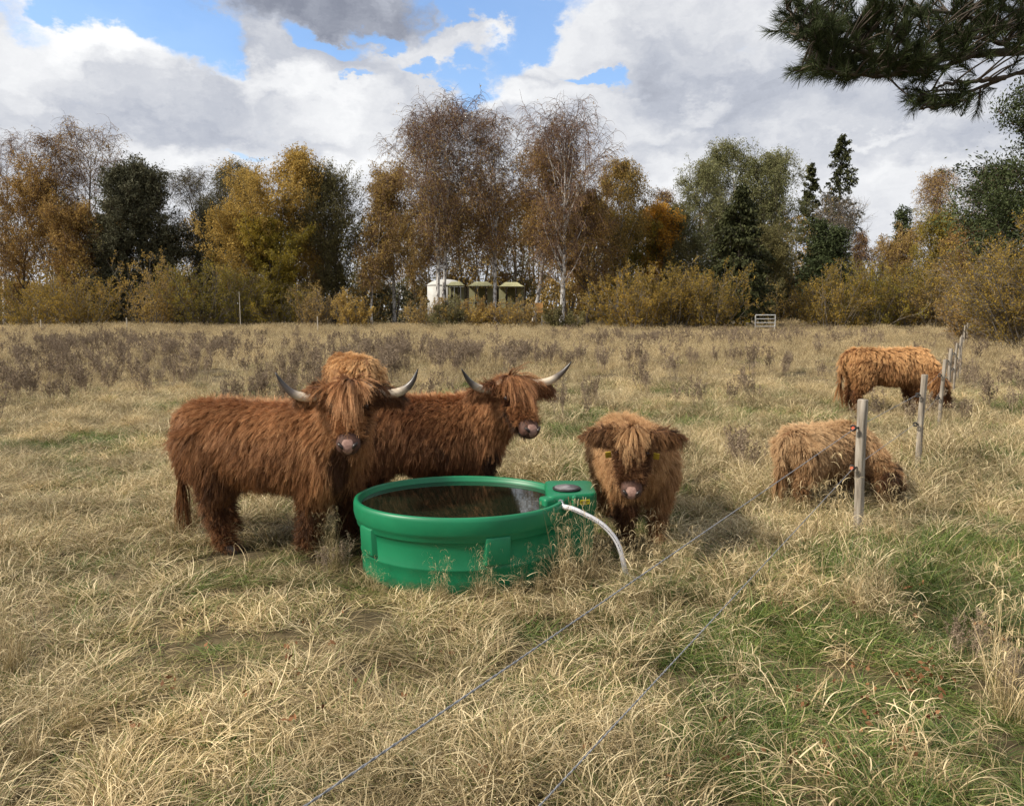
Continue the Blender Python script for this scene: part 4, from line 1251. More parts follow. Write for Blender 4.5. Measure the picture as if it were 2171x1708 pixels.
def cow(name, label, pos, yaw, s, headp, hyaw, hpitch, coat='red', guides=7000, strands=60000, feet=None, horns=None, seed=1, tags=False, tail_tip=0.1,
        hl=1.0, forelock=0.31, hs=1.0, head_roll=0.0, belly=1.0, cat='cow', neck_dip=0.0, facedark=.15, group='highland cattle in the field', tail=True, rad=0.0008):
    rng = np.random.default_rng(seed)
    root = empty('highland_' + name, pos, yaw)
    tag(root, label, cat, group)
    # ---- everything below in the animal's own frame: +x forward, +y its left, metres
    f = np.array([math.cos(hyaw - yaw) * math.cos(hpitch), math.sin(hyaw - yaw) * math.cos(hpitch), math.sin(hpitch)])
    l = unit(np.cross([0, 0, 1.0], f)); u = np.cross(f, l)
    if head_roll:
        l, u = l * math.cos(head_roll) + u * math.sin(head_roll), u * math.cos(head_roll) - l * math.sin(head_roll)
    O = np.asarray(headp, float)

    def H(q):
        q = np.asarray(q, float)
        return O + (q[..., 0:1] * f + q[..., 1:2] * l + q[..., 2:3] * u) * hs

    body = MB()
    # trunk
    tr = np.array([(-.71, .84, .07, .13), (-.67, .82, .17, .21), (-.58, .79, .235, .26), (-.40, .75, .27, .295), (-.15, .72, .295, .315), (.12, .71, .30, .325), (.33, .73, .265, .33), (.48, .76, .21, .30), (.56, .79, .13, .21), (.60, .80, .06, .1)])
    tr[:, 0] *= .95
    k = np.linspace(0, len(tr) - 1, 30)
    tr = np.stack([np.interp(k, np.arange(len(tr)), tr[:, j]) for j in range(4)], 1)
    th = np.arange(24) * 2 * math.pi / 24
    rg = []
    for x, z, w, h in tr:
        c, sn = np.cos(th), np.sin(th)
        y = np.sign(c) * np.abs(c) ** 0.85 * w
        zz = np.where(sn > 0, np.abs(sn) ** 0.9 * h * 0.98, -np.abs(sn) ** 0.9 * h * belly * .86)
        rg.append(np.stack([np.full(24, x), y, z + zz], 1) * s)
    body.loft(rg)
    feet = feet or {}
    fo = {q: np.array(feet.get(q, (0, 0))) for q in ('hl', 'hr', 'fl', 'fr')}
    legs = []
    for q in ('hl', 'hr'):
        sy = 1 if q[1] == 'l' else -1
        o = fo[q]
        J = np.array([(-.52, .12 * sy, .84), (-.48, .15 * sy, .66), (-.44, .155 * sy, .52), (-.58, .15 * sy, .36), (-.56, .145 * sy, .20), (-.53, .145 * sy, .09), (-.50, .145 * sy, .02)]) * s
        w = np.array([0, .1, .35, .7, .9, 1, 1])
        J[:, 0] += o[0] * w; J[:, 1] += o[1] * w
        limb(body, J, np.array([.18, .155, .115, .062, .052, .054, .066]) * s, lat=(0, 1, 0))
        legs.append(J)
    for q in ('fl', 'fr'):
        sy = 1 if q[1] == 'l' else -1
        o = fo[q]
        J = np.array([(.36, .12 * sy, .82), (.40, .15 * sy, .66), (.36, .15 * sy, .50), (.385, .145 * sy, .32), (.375, .14 * sy, .18), (.38, .14 * sy, .08), (.40, .14 * sy, .02)]) * s
        w = np.array([0, .1, .35, .7, .9, 1, 1])
        J[:, 0] += o[0] * w; J[:, 1] += o[1] * w
        limb(body, J, np.array([.15, .135, .10, .07, .054, .056, .068]) * s, lat=(0, 1, 0))
        legs.append(J)
    # neck
    A = np.array([.38, 0, .80]) * s
    Bp = H((-.02, 0, -.02))
    mid = (A + Bp) / 2 + np.array([.06, 0, .0]) * s + np.array([0, 0, neck_dip])
    kk = np.linspace(0, 1, 9)[:, None]
    Nk = A * (1 - kk) ** 2 + 2 * mid * kk * (1 - kk) + Bp * kk ** 2
    rr = np.interp(kk[:, 0], [0, .5, 1], [.235, .175, .115]) * s
    dd = Nk[-1] - Nk[0]
    lat_n = np.cross([0, 0, 1.0], dd)
    body.loft(rings_along(Nk, rr * 0.85, rr * 1.12, 16, lat=lat_n))
    # head
    hr_ = np.array([(-.09, .06, .07, -.01), (-.05, .105, .10, -.01), (.02, .128, .118, -.01), (.09, .122, .122, -.02), (.16, .105, .118, -.03), (.24, .086, .10, -.035), (.31, .074, .080, -.035), (.36, .072, .069, -.03), (.40, .074, .062, -.028), (.43, .064, .052, -.025), (.45, .04, .034, -.022)])
    k = np.linspace(0, len(hr_) - 1, 26)
    hr_ = np.stack([np.interp(k, np.arange(len(hr_)), hr_[:, j]) for j in range(4)], 1)
    th = np.arange(20) * 2 * math.pi / 20
    body.loft([H(np.stack([np.full(20, x), np.cos(th) * w, zc + np.sin(th) * h], 1)) for x, w, h, zc in hr_])
    # tail
    if tail:
        tt = np.array([(-.65, 0, .97), (-.725, 0, .94), (-.77, 0, .84), (-.785, 0, .66), (-.785, 0.01, .48), (-.775, .01, .34)]) * s
        limb(body, tt, np.array([.05, .046, .034, .028, .022, .016]) * s)
    raw = body.build('body', SKIN[coat])
    rm = raw.modifiers.new('r', 'REMESH'); rm.mode = 'VOXEL'; rm.voxel_size = 0.02 * max(s, .8); rm.use_smooth_shade = True
    sm = raw.modifiers.new('s', 'SMOOTH'); sm.factor = 0.6; sm.iterations = 5
    dg = bpy.context.evaluated_depsgraph_get()
    me = bpy.data.meshes.new_from_object(raw.evaluated_get(dg))
    bpy.data.objects.remove(raw)
    me.materials.clear(); me.materials.append(SKIN[coat])
    bo = link(bpy.data.objects.new('body', me), root)
    bvh_v = [v.co.copy() for v in me.vertices]
    bvh_p = [tuple(p.vertices) for p in me.polygons]
    # ears
    earV, earP = [], []
    ears = MB()
    off = len(bvh_v)
    for sy in (1, -1):
        E0 = np.array([-.005, .10 * sy, .0]); dirE = unit(np.array([.0, 1.0 * sy, -.25]))
        if horns is None:
            E0[2] = .03; dirE = unit(np.array([.0, 1.0 * sy, .0]))
        em = MB()
        ks = np.linspace(0, 1, 9)
        P = E0 + np.outer(ks * 0.25, dirE) + np.outer(np.sin(ks * 3.1) * .02, [0, 0, 1.0])
        w = np.interp(ks, [0, .25, .55, .85, 1], [.03, .055, .065, .04, .012])
        rgs = rings_along(H(P), w * hs, np.interp(ks, [0, .3, 1], [.028, .018, .010]) * hs, 12, lat=f * 0.3 + u * -0.95)
        em.loft(rgs)
        eo = em.build('ear', SKIN[coat], root)
        base = len(bvh_v)
        bvh_v += [v.co.copy() for v in eo.data.vertices]
        bvh_p += [tuple(i + base for i in p.vertices) for p in eo.data.polygons]
    ear_first = off
    bvh = BVHTree.FromPolygons(bvh_v, bvh_p)
    # ---- hair roots on the hide
    V = np.array([tuple(v) for v in bvh_v])
    tris = []
    for p in bvh_p:
        for i in range(1, len(p) - 1):
            tris.append((p[0], p[i], p[i + 1]))
    tris = np.array(tris)
    a, b, c = V[tris[:, 0]], V[tris[:, 1]], V[tris[:, 2]]
    nr = np.cross(b - a, c - a); ar = np.linalg.norm(nr, axis=1) / 2; nr = unit(nr)
    cen = (a + b + c) / 3
    is_ear_t = tris[:, 0] >= ear_first

    def headq(p):
        d = (p - O) / hs
        return d @ f, d @ l, d @ u
    qx, qy, qz = headq(cen)
    inhead = (qx > -.10) & (qx < .5) & (np.abs(qy) < .17) & (np.abs(qz + .02) < .16)
    w = ar.copy()
    w *= np.where(inhead, 1.7, 1.0)
    w *= np.where(inhead & (qx > .352) & (qz > -.085), 0.0, 1.0)
    w *= np.where(is_ear_t, 2.2, 1.0)
    w *= np.where(cen[:, 2] < 0.035 * s, 0.0, 1.0)
    w /= w.sum()

    def rnd_roots(n):
        i = rng.choice(len(tris), n, p=w)
        r1 = np.sqrt(rng.uniform(0, 1, n))[:, None]; r2 = rng.uniform(0, 1, n)[:, None]
        return a[i] * (1 - r1) + b[i] * r1 * (1 - r2) + c[i] * r1 * r2, nr[i], is_ear_t[i]

    def comb(p, n, ear):
        """direction, length, lift, gravity for the hair rooted at p"""
        N = len(p)
        x, y, z = p[:, 0] / s, p[:, 1] / s, p[:, 2] / s
        qx, qy, qz = headq(p)
        hd = (qx > -.10) & (qx < .5) & (np.abs(qy) < .19) & (np.abs(qz + .02) < .17) & ~ear
        d = np.zeros((N, 3))
        nz = n[:, 2]
        side = np.where(y >= 0, 1.0, -1.0)
        fl = fbm(x * 3 + y * 2 + seed, z * 3, 1.5, seed)       # swirls
        fl2 = fbm(x * 3 - y + 2 * seed, z * 3 + 4, 2.6, seed + 9)
        d[:, 0] = -0.42 + 0.55 * fl + .25 * fl2
        d[:, 1] = side * np.clip(nz, 0, 1) * 0.9
        d[:, 2] = -1.0 + .35 * fl2
        ln = 0.125 + 0.045 * np.clip((x - .25) * 3, 0, 1) - 0.04 * np.clip(nz - .5, 0, .5) * 2 + 0.03 * fl + 0.03 * fl2
        ln = ln - 0.03 * (x < -.6)
        leg = z < 0.46
        legw = leg & (np.abs(y) > .05)
        ln = np.where(leg, 0.055 - 0.028 * np.clip((.30 - z) / .30, 0, 1), ln)
        belly_ = (z < .62) & (z > .42) & (nz < -.3) & (np.abs(y) < .24)
        ln = np.where(belly_, .11, ln)
        d[:, 0] = np.where(leg, -0.12, d[:, 0])
        tl = (x < -.725) & (np.abs(y) < .08)
        d[tl] = np.array([0.02, 0, -1]) + rng.normal(size=(tl.sum(), 3)) * .05
        ln = np.where(tl, np.where(z < .52, .24 + max(0, (0.34 - tail_tip)) * .75, .10), ln)
        lift = np.where(leg, .16, .20 + .10 * np.clip(fl2, -1, 1)); grav = np.full(N, .42)
        dist_ = np.linalg.norm(p - O, axis=1) / hs
        ln = np.where(~leg, ln * np.interp(dist_, [.16, .26, .42], [.38, .55, 1.0]), ln)
        lift = np.where(tl, .15, lift)
        # head
        top = hd & (qx < .075) & (qz > .015) & (np.abs(qy) < .078)
        face = hd & ~top & (qz > -.05) & (qx > .06)
        jaw = hd & ~top & ~face
        d[face] = f * 0.9 + np.sign(qy[face])[:, None] * l * .35
        ln = np.where(face, .034 * hs + .03 * np.clip(.25 - qx, 0, .2), ln); lift = np.where(face, .25, lift); grav = np.where(face, .15, grav)
        d[jaw] = np.array([0, 0, -1.0]) + f * .15 + np.sign(qy[jaw])[:, None] * l * .2
        ln = np.where(jaw, np.where(qx > .27, .05, np.where(qz < -.08, .10, .042)) * hs, ln); lift = np.where(jaw, .25, lift); grav = np.where(jaw, .4, grav)
        d[top] = f[None] * .9 + (qy[top] * .6)[:, None] * l[None]
        ln = np.where(top, forelock * rng.uniform(.72, 1.1, N) * hs * np.interp(np.abs(qy), [.03, .078], [1.0, .50]), ln)
        lift = np.where(top, .20, lift); grav = np.where(top, .75, grav)
        # ears
        sg = np.sign(qy)
        d[ear] = (l * .9 * sg[ear][:, None]) + np.array([0, 0, -.7])
        ln = np.where(ear, .085, ln); lift = np.where(ear, .25, lift); grav = np.where(ear, .6, grav)
        ln = ln * np.where(hd | ear, 1.0, hl * s)
        return d, ln, lift, grav, top

    NG = guides
    gr, gn, ge = rnd_roots(NG)
    gd, gl_, glift, ggrav, gtop = comb(gr, gn, ge)
    gd = gd - (gd * gn).sum(1, keepdims=True) * gn
    gd = unit(unit(gd) + gn * glift[:, None] + rng.normal(size=(NG, 3)) * .07)
    KH = 8
    path = np.zeros((NG, KH, 3)); path[:, 0] = gr
    wob = rng.uniform(0, 6.28, NG); wa = rng.uniform(.04, .28, NG)
    lenj = gl_ * rng.uniform(.7, 1.25, NG)
    D = gd.copy()
    latv = unit(np.cross(gd, gn))
    offs = 0.004 + 0.028 * rng.uniform(0, 1, NG) ** 1.8
    for kx in range(1, KH):
        D = D + np.array([0, 0, -1.0]) * (ggrav * 1.6 / KH)[:, None] + latv * (wa * np.cos(wob + kx * 1.25))[:, None]
        D = unit(D)
        p = path[:, kx - 1] + D * (lenj / (KH - 1))[:, None]
        for i in range(NG):
            co, no, idx_, dist = bvh.find_nearest(p[i], 0.09)
            if co is None:
                continue
            v = Vector(p[i]) - co
            sd = v.dot(no)
            o_ = offs[i] * min(1, kx / 3) + .003
            if sd < o_:
                q = co + no * o_
                p[i] = q
        D = unit(p - path[:, kx - 1])
        path[:, kx] = p
    # ---- strands follow the guides in locks
    kd = KDTree(NG)
    for i in range(NG):
        kd.insert(gr[i] + gn[i] * .03, i)
    kd.balance()
    rr_, rn, re_ = rnd_roots(strands)
    gi = np.array([kd.find(rr_[i] + rn[i] * .03)[1] for i in range(strands)])
    t = np.linspace(0, 1, KH)
    lam = rng.uniform(.62, 1.0, strands)
    tt_ = lam[:, None] * t[None] * (KH - 1)
    k0 = np.clip(tt_.astype(int), 0, KH - 2); fr = (tt_ - k0)[..., None]
    G = path[gi]
    ii = np.arange(strands)[:, None]
    Gp = G[ii, k0] * (1 - fr) + G[ii, k0 + 1] * fr
    delta = Gp - G[:, :1]
    off_ = rr_ - gr[gi]
    cl = (rng.uniform(0, .85, NG))[gi]
    shrink = 1 - cl[:, None] * (t[None] ** 0.8)
    S_ = Gp + off_[:, None] * shrink[..., None]
    stray = (rng.uniform(0, 1, strands) < .10) & ~gtop[gi]
    ns = rng.normal(size=(strands, 3)) * np.where(stray, .03, .008)[:, None]
    S_ = S_ + ns[:, None] * (t[None, :, None] ** 1.4)
    S_ += (rn * .001)[:, None]
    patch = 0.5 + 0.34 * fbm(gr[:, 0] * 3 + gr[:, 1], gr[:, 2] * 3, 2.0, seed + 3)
    # darker low down, paler on back: mostly painted shading, some coat colour; dark chin
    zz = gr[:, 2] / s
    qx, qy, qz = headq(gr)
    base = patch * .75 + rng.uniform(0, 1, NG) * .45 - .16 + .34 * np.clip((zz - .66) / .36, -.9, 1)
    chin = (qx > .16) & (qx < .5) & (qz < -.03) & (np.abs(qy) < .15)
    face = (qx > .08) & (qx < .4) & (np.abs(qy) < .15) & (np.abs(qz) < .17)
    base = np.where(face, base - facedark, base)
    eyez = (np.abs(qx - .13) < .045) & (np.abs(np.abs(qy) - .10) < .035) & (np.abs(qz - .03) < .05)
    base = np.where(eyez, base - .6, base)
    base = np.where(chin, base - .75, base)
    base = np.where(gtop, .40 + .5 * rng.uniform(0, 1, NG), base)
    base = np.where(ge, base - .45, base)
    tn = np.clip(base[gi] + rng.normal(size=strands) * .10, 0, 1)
    R_ = np.full((strands, KH), rad) * np.linspace(1.15, .45, KH)[None] * rng.uniform(.7, 1.3, strands)[:, None]

    def curves(nm, sel):
        cu = bpy.data.hair_curves.new(nm)
        n = int(sel.sum())
        cu.add_curves([KH] * n)
        cu.attributes['position'].data.foreach_set('vector', S_[sel].astype(np.float32).ravel())
        ra = cu.attributes.get('radius') or cu.attributes.new('radius', 'FLOAT', 'POINT')
        ra.data.foreach_set('value', R_[sel].astype(np.float32).ravel())
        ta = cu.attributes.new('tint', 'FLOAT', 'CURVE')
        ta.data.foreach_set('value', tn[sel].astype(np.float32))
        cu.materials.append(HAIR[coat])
        return link(bpy.data.objects.new(nm, cu), root)
    topc = gtop[gi]
    gx, gy, gz = gr[gi][:, 0] / s, gr[gi][:, 1] / s, gr[gi][:, 2] / s
    tail_c = (gx < -.725) & (np.abs(gy) < .08) & (gz < .54)
    curves('coat', ~topc & ~tail_c)
    curves('forelock', topc)
    if tail and tail_c.sum() > 10:
        curves('tail_tuft', tail_c)
    # ---- muzzle
    mz = MB()
    rows = [(.345, .074, .070, -.030), (.37, .076, .068, -.030), (.40, .077, .063, -.028), (.43, .069, .055, -.026), (.452, .048, .040, -.024), (.460, .02, .018, -.022)]
    k = np.linspace(0, len(rows) - 1, 16)
    rows = np.stack([np.interp(k, np.arange(len(rows)), np.array(rows)[:, j]) for j in range(4)], 1)
    th = np.arange(24) * 2 * math.pi / 24
    mz.loft([H(np.stack([np.full(24, x), np.cos(th) * w_ * (1 + .10 * np.sin(th)), zc + np.sin(th) * h], 1)) for x, w_, h, zc in rows])
    mo = mz.build('muzzle', M_MUZZLE, root)
    pad = MB()
    pp = np.array([(.392, .030, .024), (.415, .030, .034), (.438, .025, .041), (.455, .012, .036), (.463, -.005, .027), (.464, -.022, .020), (.459, -.036, .012)])
    k = np.linspace(0, 6, 19)
    pq = np.stack([np.interp(k, np.arange(7), pp[:, j]) for j in range(3)], 1)
    Pp = np.stack([pq[:, 0], np.zeros(19), pq[:, 1]], 1)
    pad.loft(rings_along(H(Pp), pq[:, 2] * hs, np.full(19, .009) * hs * np.sin(np.linspace(.5, 2.64, 19)), 16, lat=l))
    pad.build('nose', M_NOSEPAD, mo)
    for sy in (1, -1):
        nm = MB()
        P = np.array([(.458, .028 * sy, .012), (.453, .036 * sy, .022), (.440, .047 * sy, .031), (.424, .056 * sy, .030), (.414, .060 * sy, .020)])
        nm.loft(rings_along(H(P), np.array([.003, .010, .012, .009, .003]) * hs, np.array([.003, .010, .012, .009, .003]) * hs, 10, lat=f))
        nm.build('nostril', M_DARK, mo)
    lp = MB()
    P = np.array([(.385, -.070, -.058), (.425, -.045, -.066), (.437, 0, -.069), (.425, .045, -.066), (.385, .070, -.058)])
    lp.tubes(H(P), np.full(5, .007 * hs), 8, cap=True)
    lp.build('mouth', M_DARK, mo)
    for sy in (1, -1):
        em = MB()
        c0 = np.array([.125, .108 * sy, .035])
        ph = np.linspace(-math.pi / 2, math.pi / 2, 9)
        em.loft([H(c0 + np.stack([np.cos(th) * np.cos(p_) * .024, np.full(24, np.sin(p_) * .018), np.sin(th) * np.cos(p_) * .019], 1)) for p_ in ph])
        em.build('eye', M_DARK, root)
    for J in legs:
        for sy in (1, -1):
            hm = MB()
            c0 = J[-1] + np.array([.012 * s, .026 * sy * s, 0])
            rows = [(0.0, .036, .068), (.03, .034, .06), (.06, .03, .045), (.07, .02, .03)]
            hm.loft([np.stack([c0[0] + .012 * s - z_ * .2 + np.cos(np.arange(14) * math.pi / 7) * ly * s, c0[1] + np.sin(np.arange(14) * math.pi / 7) * w_ * s, np.full(14, z_ * s)], 1) for z_, w_, ly in rows])
            hm.build('hoof', M_HOOF, root)
    # ---- horns
    if horns:
        for sy, pts in ((1, horns[0]), (-1, horns[1])):
            P = np.array([(-.01, .085, .045)] + [tuple(p) for p in pts]); P[:, 1] *= sy
            k = np.linspace(0, len(P) - 1, 22)
            Q = np.stack([np.interp(k, np.arange(len(P)), P[:, j]) for j in range(3)], 1)
            for _ in range(4):
                Q[1:-1] = 0.5 * Q[1:-1] + .25 * (Q[:-2] + Q[2:])
            # horns are laid out with true up and sideways, not with the face
            lw = unit(np.array([l[0], l[1], l[2]])); uw = np.array([0, 0, 1.0]); fw = unit(np.array([f[0], f[1], 0]))
            Wp = O + (Q[:, 0:1] * fw + Q[:, 1:2] * lw + Q[:, 2:3] * uw) * hs
            hm = MB()
            r = np.interp(k / k[-1], [0, .3, .6, .85, 1], [.040, .036, .028, .015, .003]) * hs
            hm.loft(rings_along(Wp, r, r, 14), tint=k / k[-1])
            hm.build('horn', M_HORN, root)
    if tags:
        for sy in (1, -1):
            tm = MB()
            c0 = H((.075, .175 * sy, .02)) + np.array([0, 0, -.055])
            rot = np.stack([f * 0.2 + l * sy * .98, u * .2 + f * .98, np.array([0, 0, 1.0])], 1)
            rot = np.linalg.qr(rot)[0]
            tm.box(c0, (.020, .003, .030), rot)
            bv = tm.build('ear_tag', M_TAG, root, smooth=False)
    return root


def W2L(p, pos, yaw):
    dx, dy = p[0] - pos[0], p[1] - pos[1]
    c_, s_ = math.cos(-yaw), math.sin(-yaw)
    return (dx * c_ - dy * s_, dx * s_ + dy * c_, p[2])


def FEET(pos, yaw, s, **k):
    """local shifts that put the named feet at the given ground points"""
    base = {'hl': (-.50, .145), 'hr': (-.50, -.145), 'fl': (.40, .14), 'fr': (.40, -.14)}
    out = {}
    for n, g in k.items():
        q = W2L((g[0], g[1], 0), pos, yaw)
        out[n] = (q[0] - base[n][0] * s, q[1] - base[n][1] * s)
    return out


# 1 big red cow at the left of the tank, head turned to the camera
p1, y1, s1 = (-1.72, 5.42, 0.0), R(-10), 1.07
hp = at(742, 836, 4.93)
h1 = W2L(hp, p1, y1)
cow('cow', 'red brown horned cow left of the tank facing the camera, nearest of the herd', p1, y1, s1, h1, math.atan2(-hp.y, -hp.x * 0.8 - 0.15), R(-44), 'red', 13000, 135000,
    feet={'hl': (.02, .02), 'hr': (.17, 0.0), 'fr': (-.16, .02), 'fl': (.06, .0)},
    horns=([(-.01, .17, .02), (0, .27, -.005), (.01, .36, .02), (.02, .425, .085), (.02, .455, .17)], [(-.01, .17, .0), (0, .27, -.02), (.01, .36, .0), (.02, .425, .065), (.02, .475, .155)]),
    seed=3, tail_tip=.1, hl=.95, hs=1.0, belly=.90)
# 2 dark red cow behind the tank
p2, y2, s2 = (-0.66, 6.25, 0.0), R(6), 1.02
hp = at(1088, 824, 5.90)
h2 = W2L(hp, p2, y2)
cow('cow', 'deep red horned cow behind the green tank, looking to the right past the camera', p2, y2, s2, h2, R(-66), R(-40), 'deep', 13000, 120000,
    horns=([(-.01, .17, .03), (0, .25, .03), (.02, .34, .06), (.05, .42, .13), (.08, .46, .20)], [(-.01, .17, .0), (0, .24, .0), (.01, .32, .03), (.02, .38, .09), (.03, .43, .17)]),
    seed=5, hs=1.05, belly=1.12)
# 3 ginger one behind, seen from the rear
p3, y3, s3 = (-2.43, 11.2, 0.0), R(119), 1.06
cow('cow', 'ginger cow seen from the rear above the head of the nearest cow', p3, y3, s3, (1.05, 0.0, .55), R(113), R(-70), 'light', 3000, 36000, seed=7, rad=.0018, hl=1.0)
# 4 calf facing the camera
p4, y4, s4 = (0.96, 5.78, 0.0), R(-86), 0.86
hp = at(1341, 932, 4.98)
h4 = W2L(hp, p4, y4)
cow('calf', 'hornless fawn calf with yellow ear tags facing the camera beside the white hose', p4, y4, s4, h4, math.atan2(-hp.y, -hp.x), R(-52), 'fawn', 9000, 95000, seed=9, tags=True, forelock=.21, facedark=.5, hl=1.05, hs=.92, cat='calf', tail=False)
# 5 calf grazing behind the nearest fence post
p5, y5, s5 = (2.92, 6.75, 0.0), R(24), 0.70
hp = at(1882, 1010, 6.6)
h5 = W2L(hp, p5, y5)
cow('calf', 'fawn calf grazing behind the nearest wooden fence post', p5, y5, s5, h5, R(-30), R(-66), 'honey', 7000, 70000, seed=11, hl=1.15, hs=.78, forelock=.15, cat='calf', rad=.0013, tail_tip=.2)
# 6 cow grazing far right
p6, y6, s6 = (6.52, 12.7, 0.0), R(-2), 1.08
hp = at(1990, 812, 12.3)
h6 = W2L(hp, p6, y6)
cow('cow', 'ginger cow grazing farthest away at right beside the fence line', p6, y6, s6, h6, R(-25), R(-62), 'ginger', 3500, 44000, seed=13, rad=.0016, forelock=.22, belly=.82, hl=.8)


# ------------------------------------------------------------------ water tank
M_PLASTIC = noise_mat('green_plastic', 3, [(0.3, (0.005, 0.135, 0.056)), (0.7, (0.008, 0.185, 0.080))], 0.42, 0.12, 0.004, spec=0.4, detail=8)
def _dirt(nt, b):
    # mud splashed and dried on the lowest hand's breadth of the wall
    src = b.inputs['Base Color'].links[0].from_socket
    tc = nt.nodes.new('ShaderNodeTexCoord'); sp = nt.nodes.new('ShaderNodeSeparateXYZ')
    nt.links.new(tc.outputs['Object'], sp.inputs[0])
    n = add_noise(nt, 11, 8, rough=.7)
    ma = nt.nodes.new('ShaderNodeMath'); ma.operation = 'MULTIPLY_ADD'
    nt.links.new(sp.outputs[2], ma.inputs[0]); ma.inputs[1].default_value = -1.6
    nt.links.new(n, ma.inputs[2])
    f = ramp_node(nt, ma.outputs[0], [(.36, (0, 0, 0)), (.52, (.55, .55, .55))])
    mx = nt.nodes.new('ShaderNodeMix'); mx.data_type = 'RGBA'
    nt.links.new(f, mx.inputs['Factor']); nt.links.new(src, mx.inputs[6]); mx.inputs[7].default_value = (.12, .10, .055, 1)
    nt.links.new(mx.outputs[2], b.inputs['Base Color'])


_dirt(M_PLASTIC.node_tree, M_PLASTIC.node_tree.nodes['Principled BSDF'])
M_BLACK = noise_mat('black_plastic', 9, [(0.3, (0.012, 0.012, 0.012)), (0.7, (0.03, 0.03, 0.03))], 0.5)
M_LID = noise_mat('grey_lid', 14, [(0.3, (0.10, 0.095, 0.10)), (0.7, (0.22, 0.21, 0.22))], 0.45)
M_HOSE = noise_mat('white_hose', 9, [(0.3, (0.55, 0.55, 0.58)), (0.7, (0.72, 0.72, 0.76))], 0.35)
M_METAL = noise_mat('metal', 20, [(0.3, (0.4, 0.4, 0.4)), (0.7, (0.6, 0.6, 0.6))], 0.35)
M_METAL.node_tree.nodes['Principled BSDF'].inputs['Metallic'].default_value = 0.9
M_LABEL = noise_mat('yellow_label', 20, [(0.3, (0.62, 0.50, 0.02)), (0.7, (0.75, 0.62, 0.04))], 0.5)


def _water(nt, b):
    b.inputs['Base Color'].default_value = (0.008, 0.013, 0.007, 1)
    b.inputs['Roughness'].default_value = 0.015
    b.inputs['IOR'].default_value = 1.9
    n = add_noise(nt, 5.0, 3, stretch=(1, 2.5, 1))
    bump(nt, b, n, 0.04, 0.005)


M_WATER = mat('tank_water', _water)


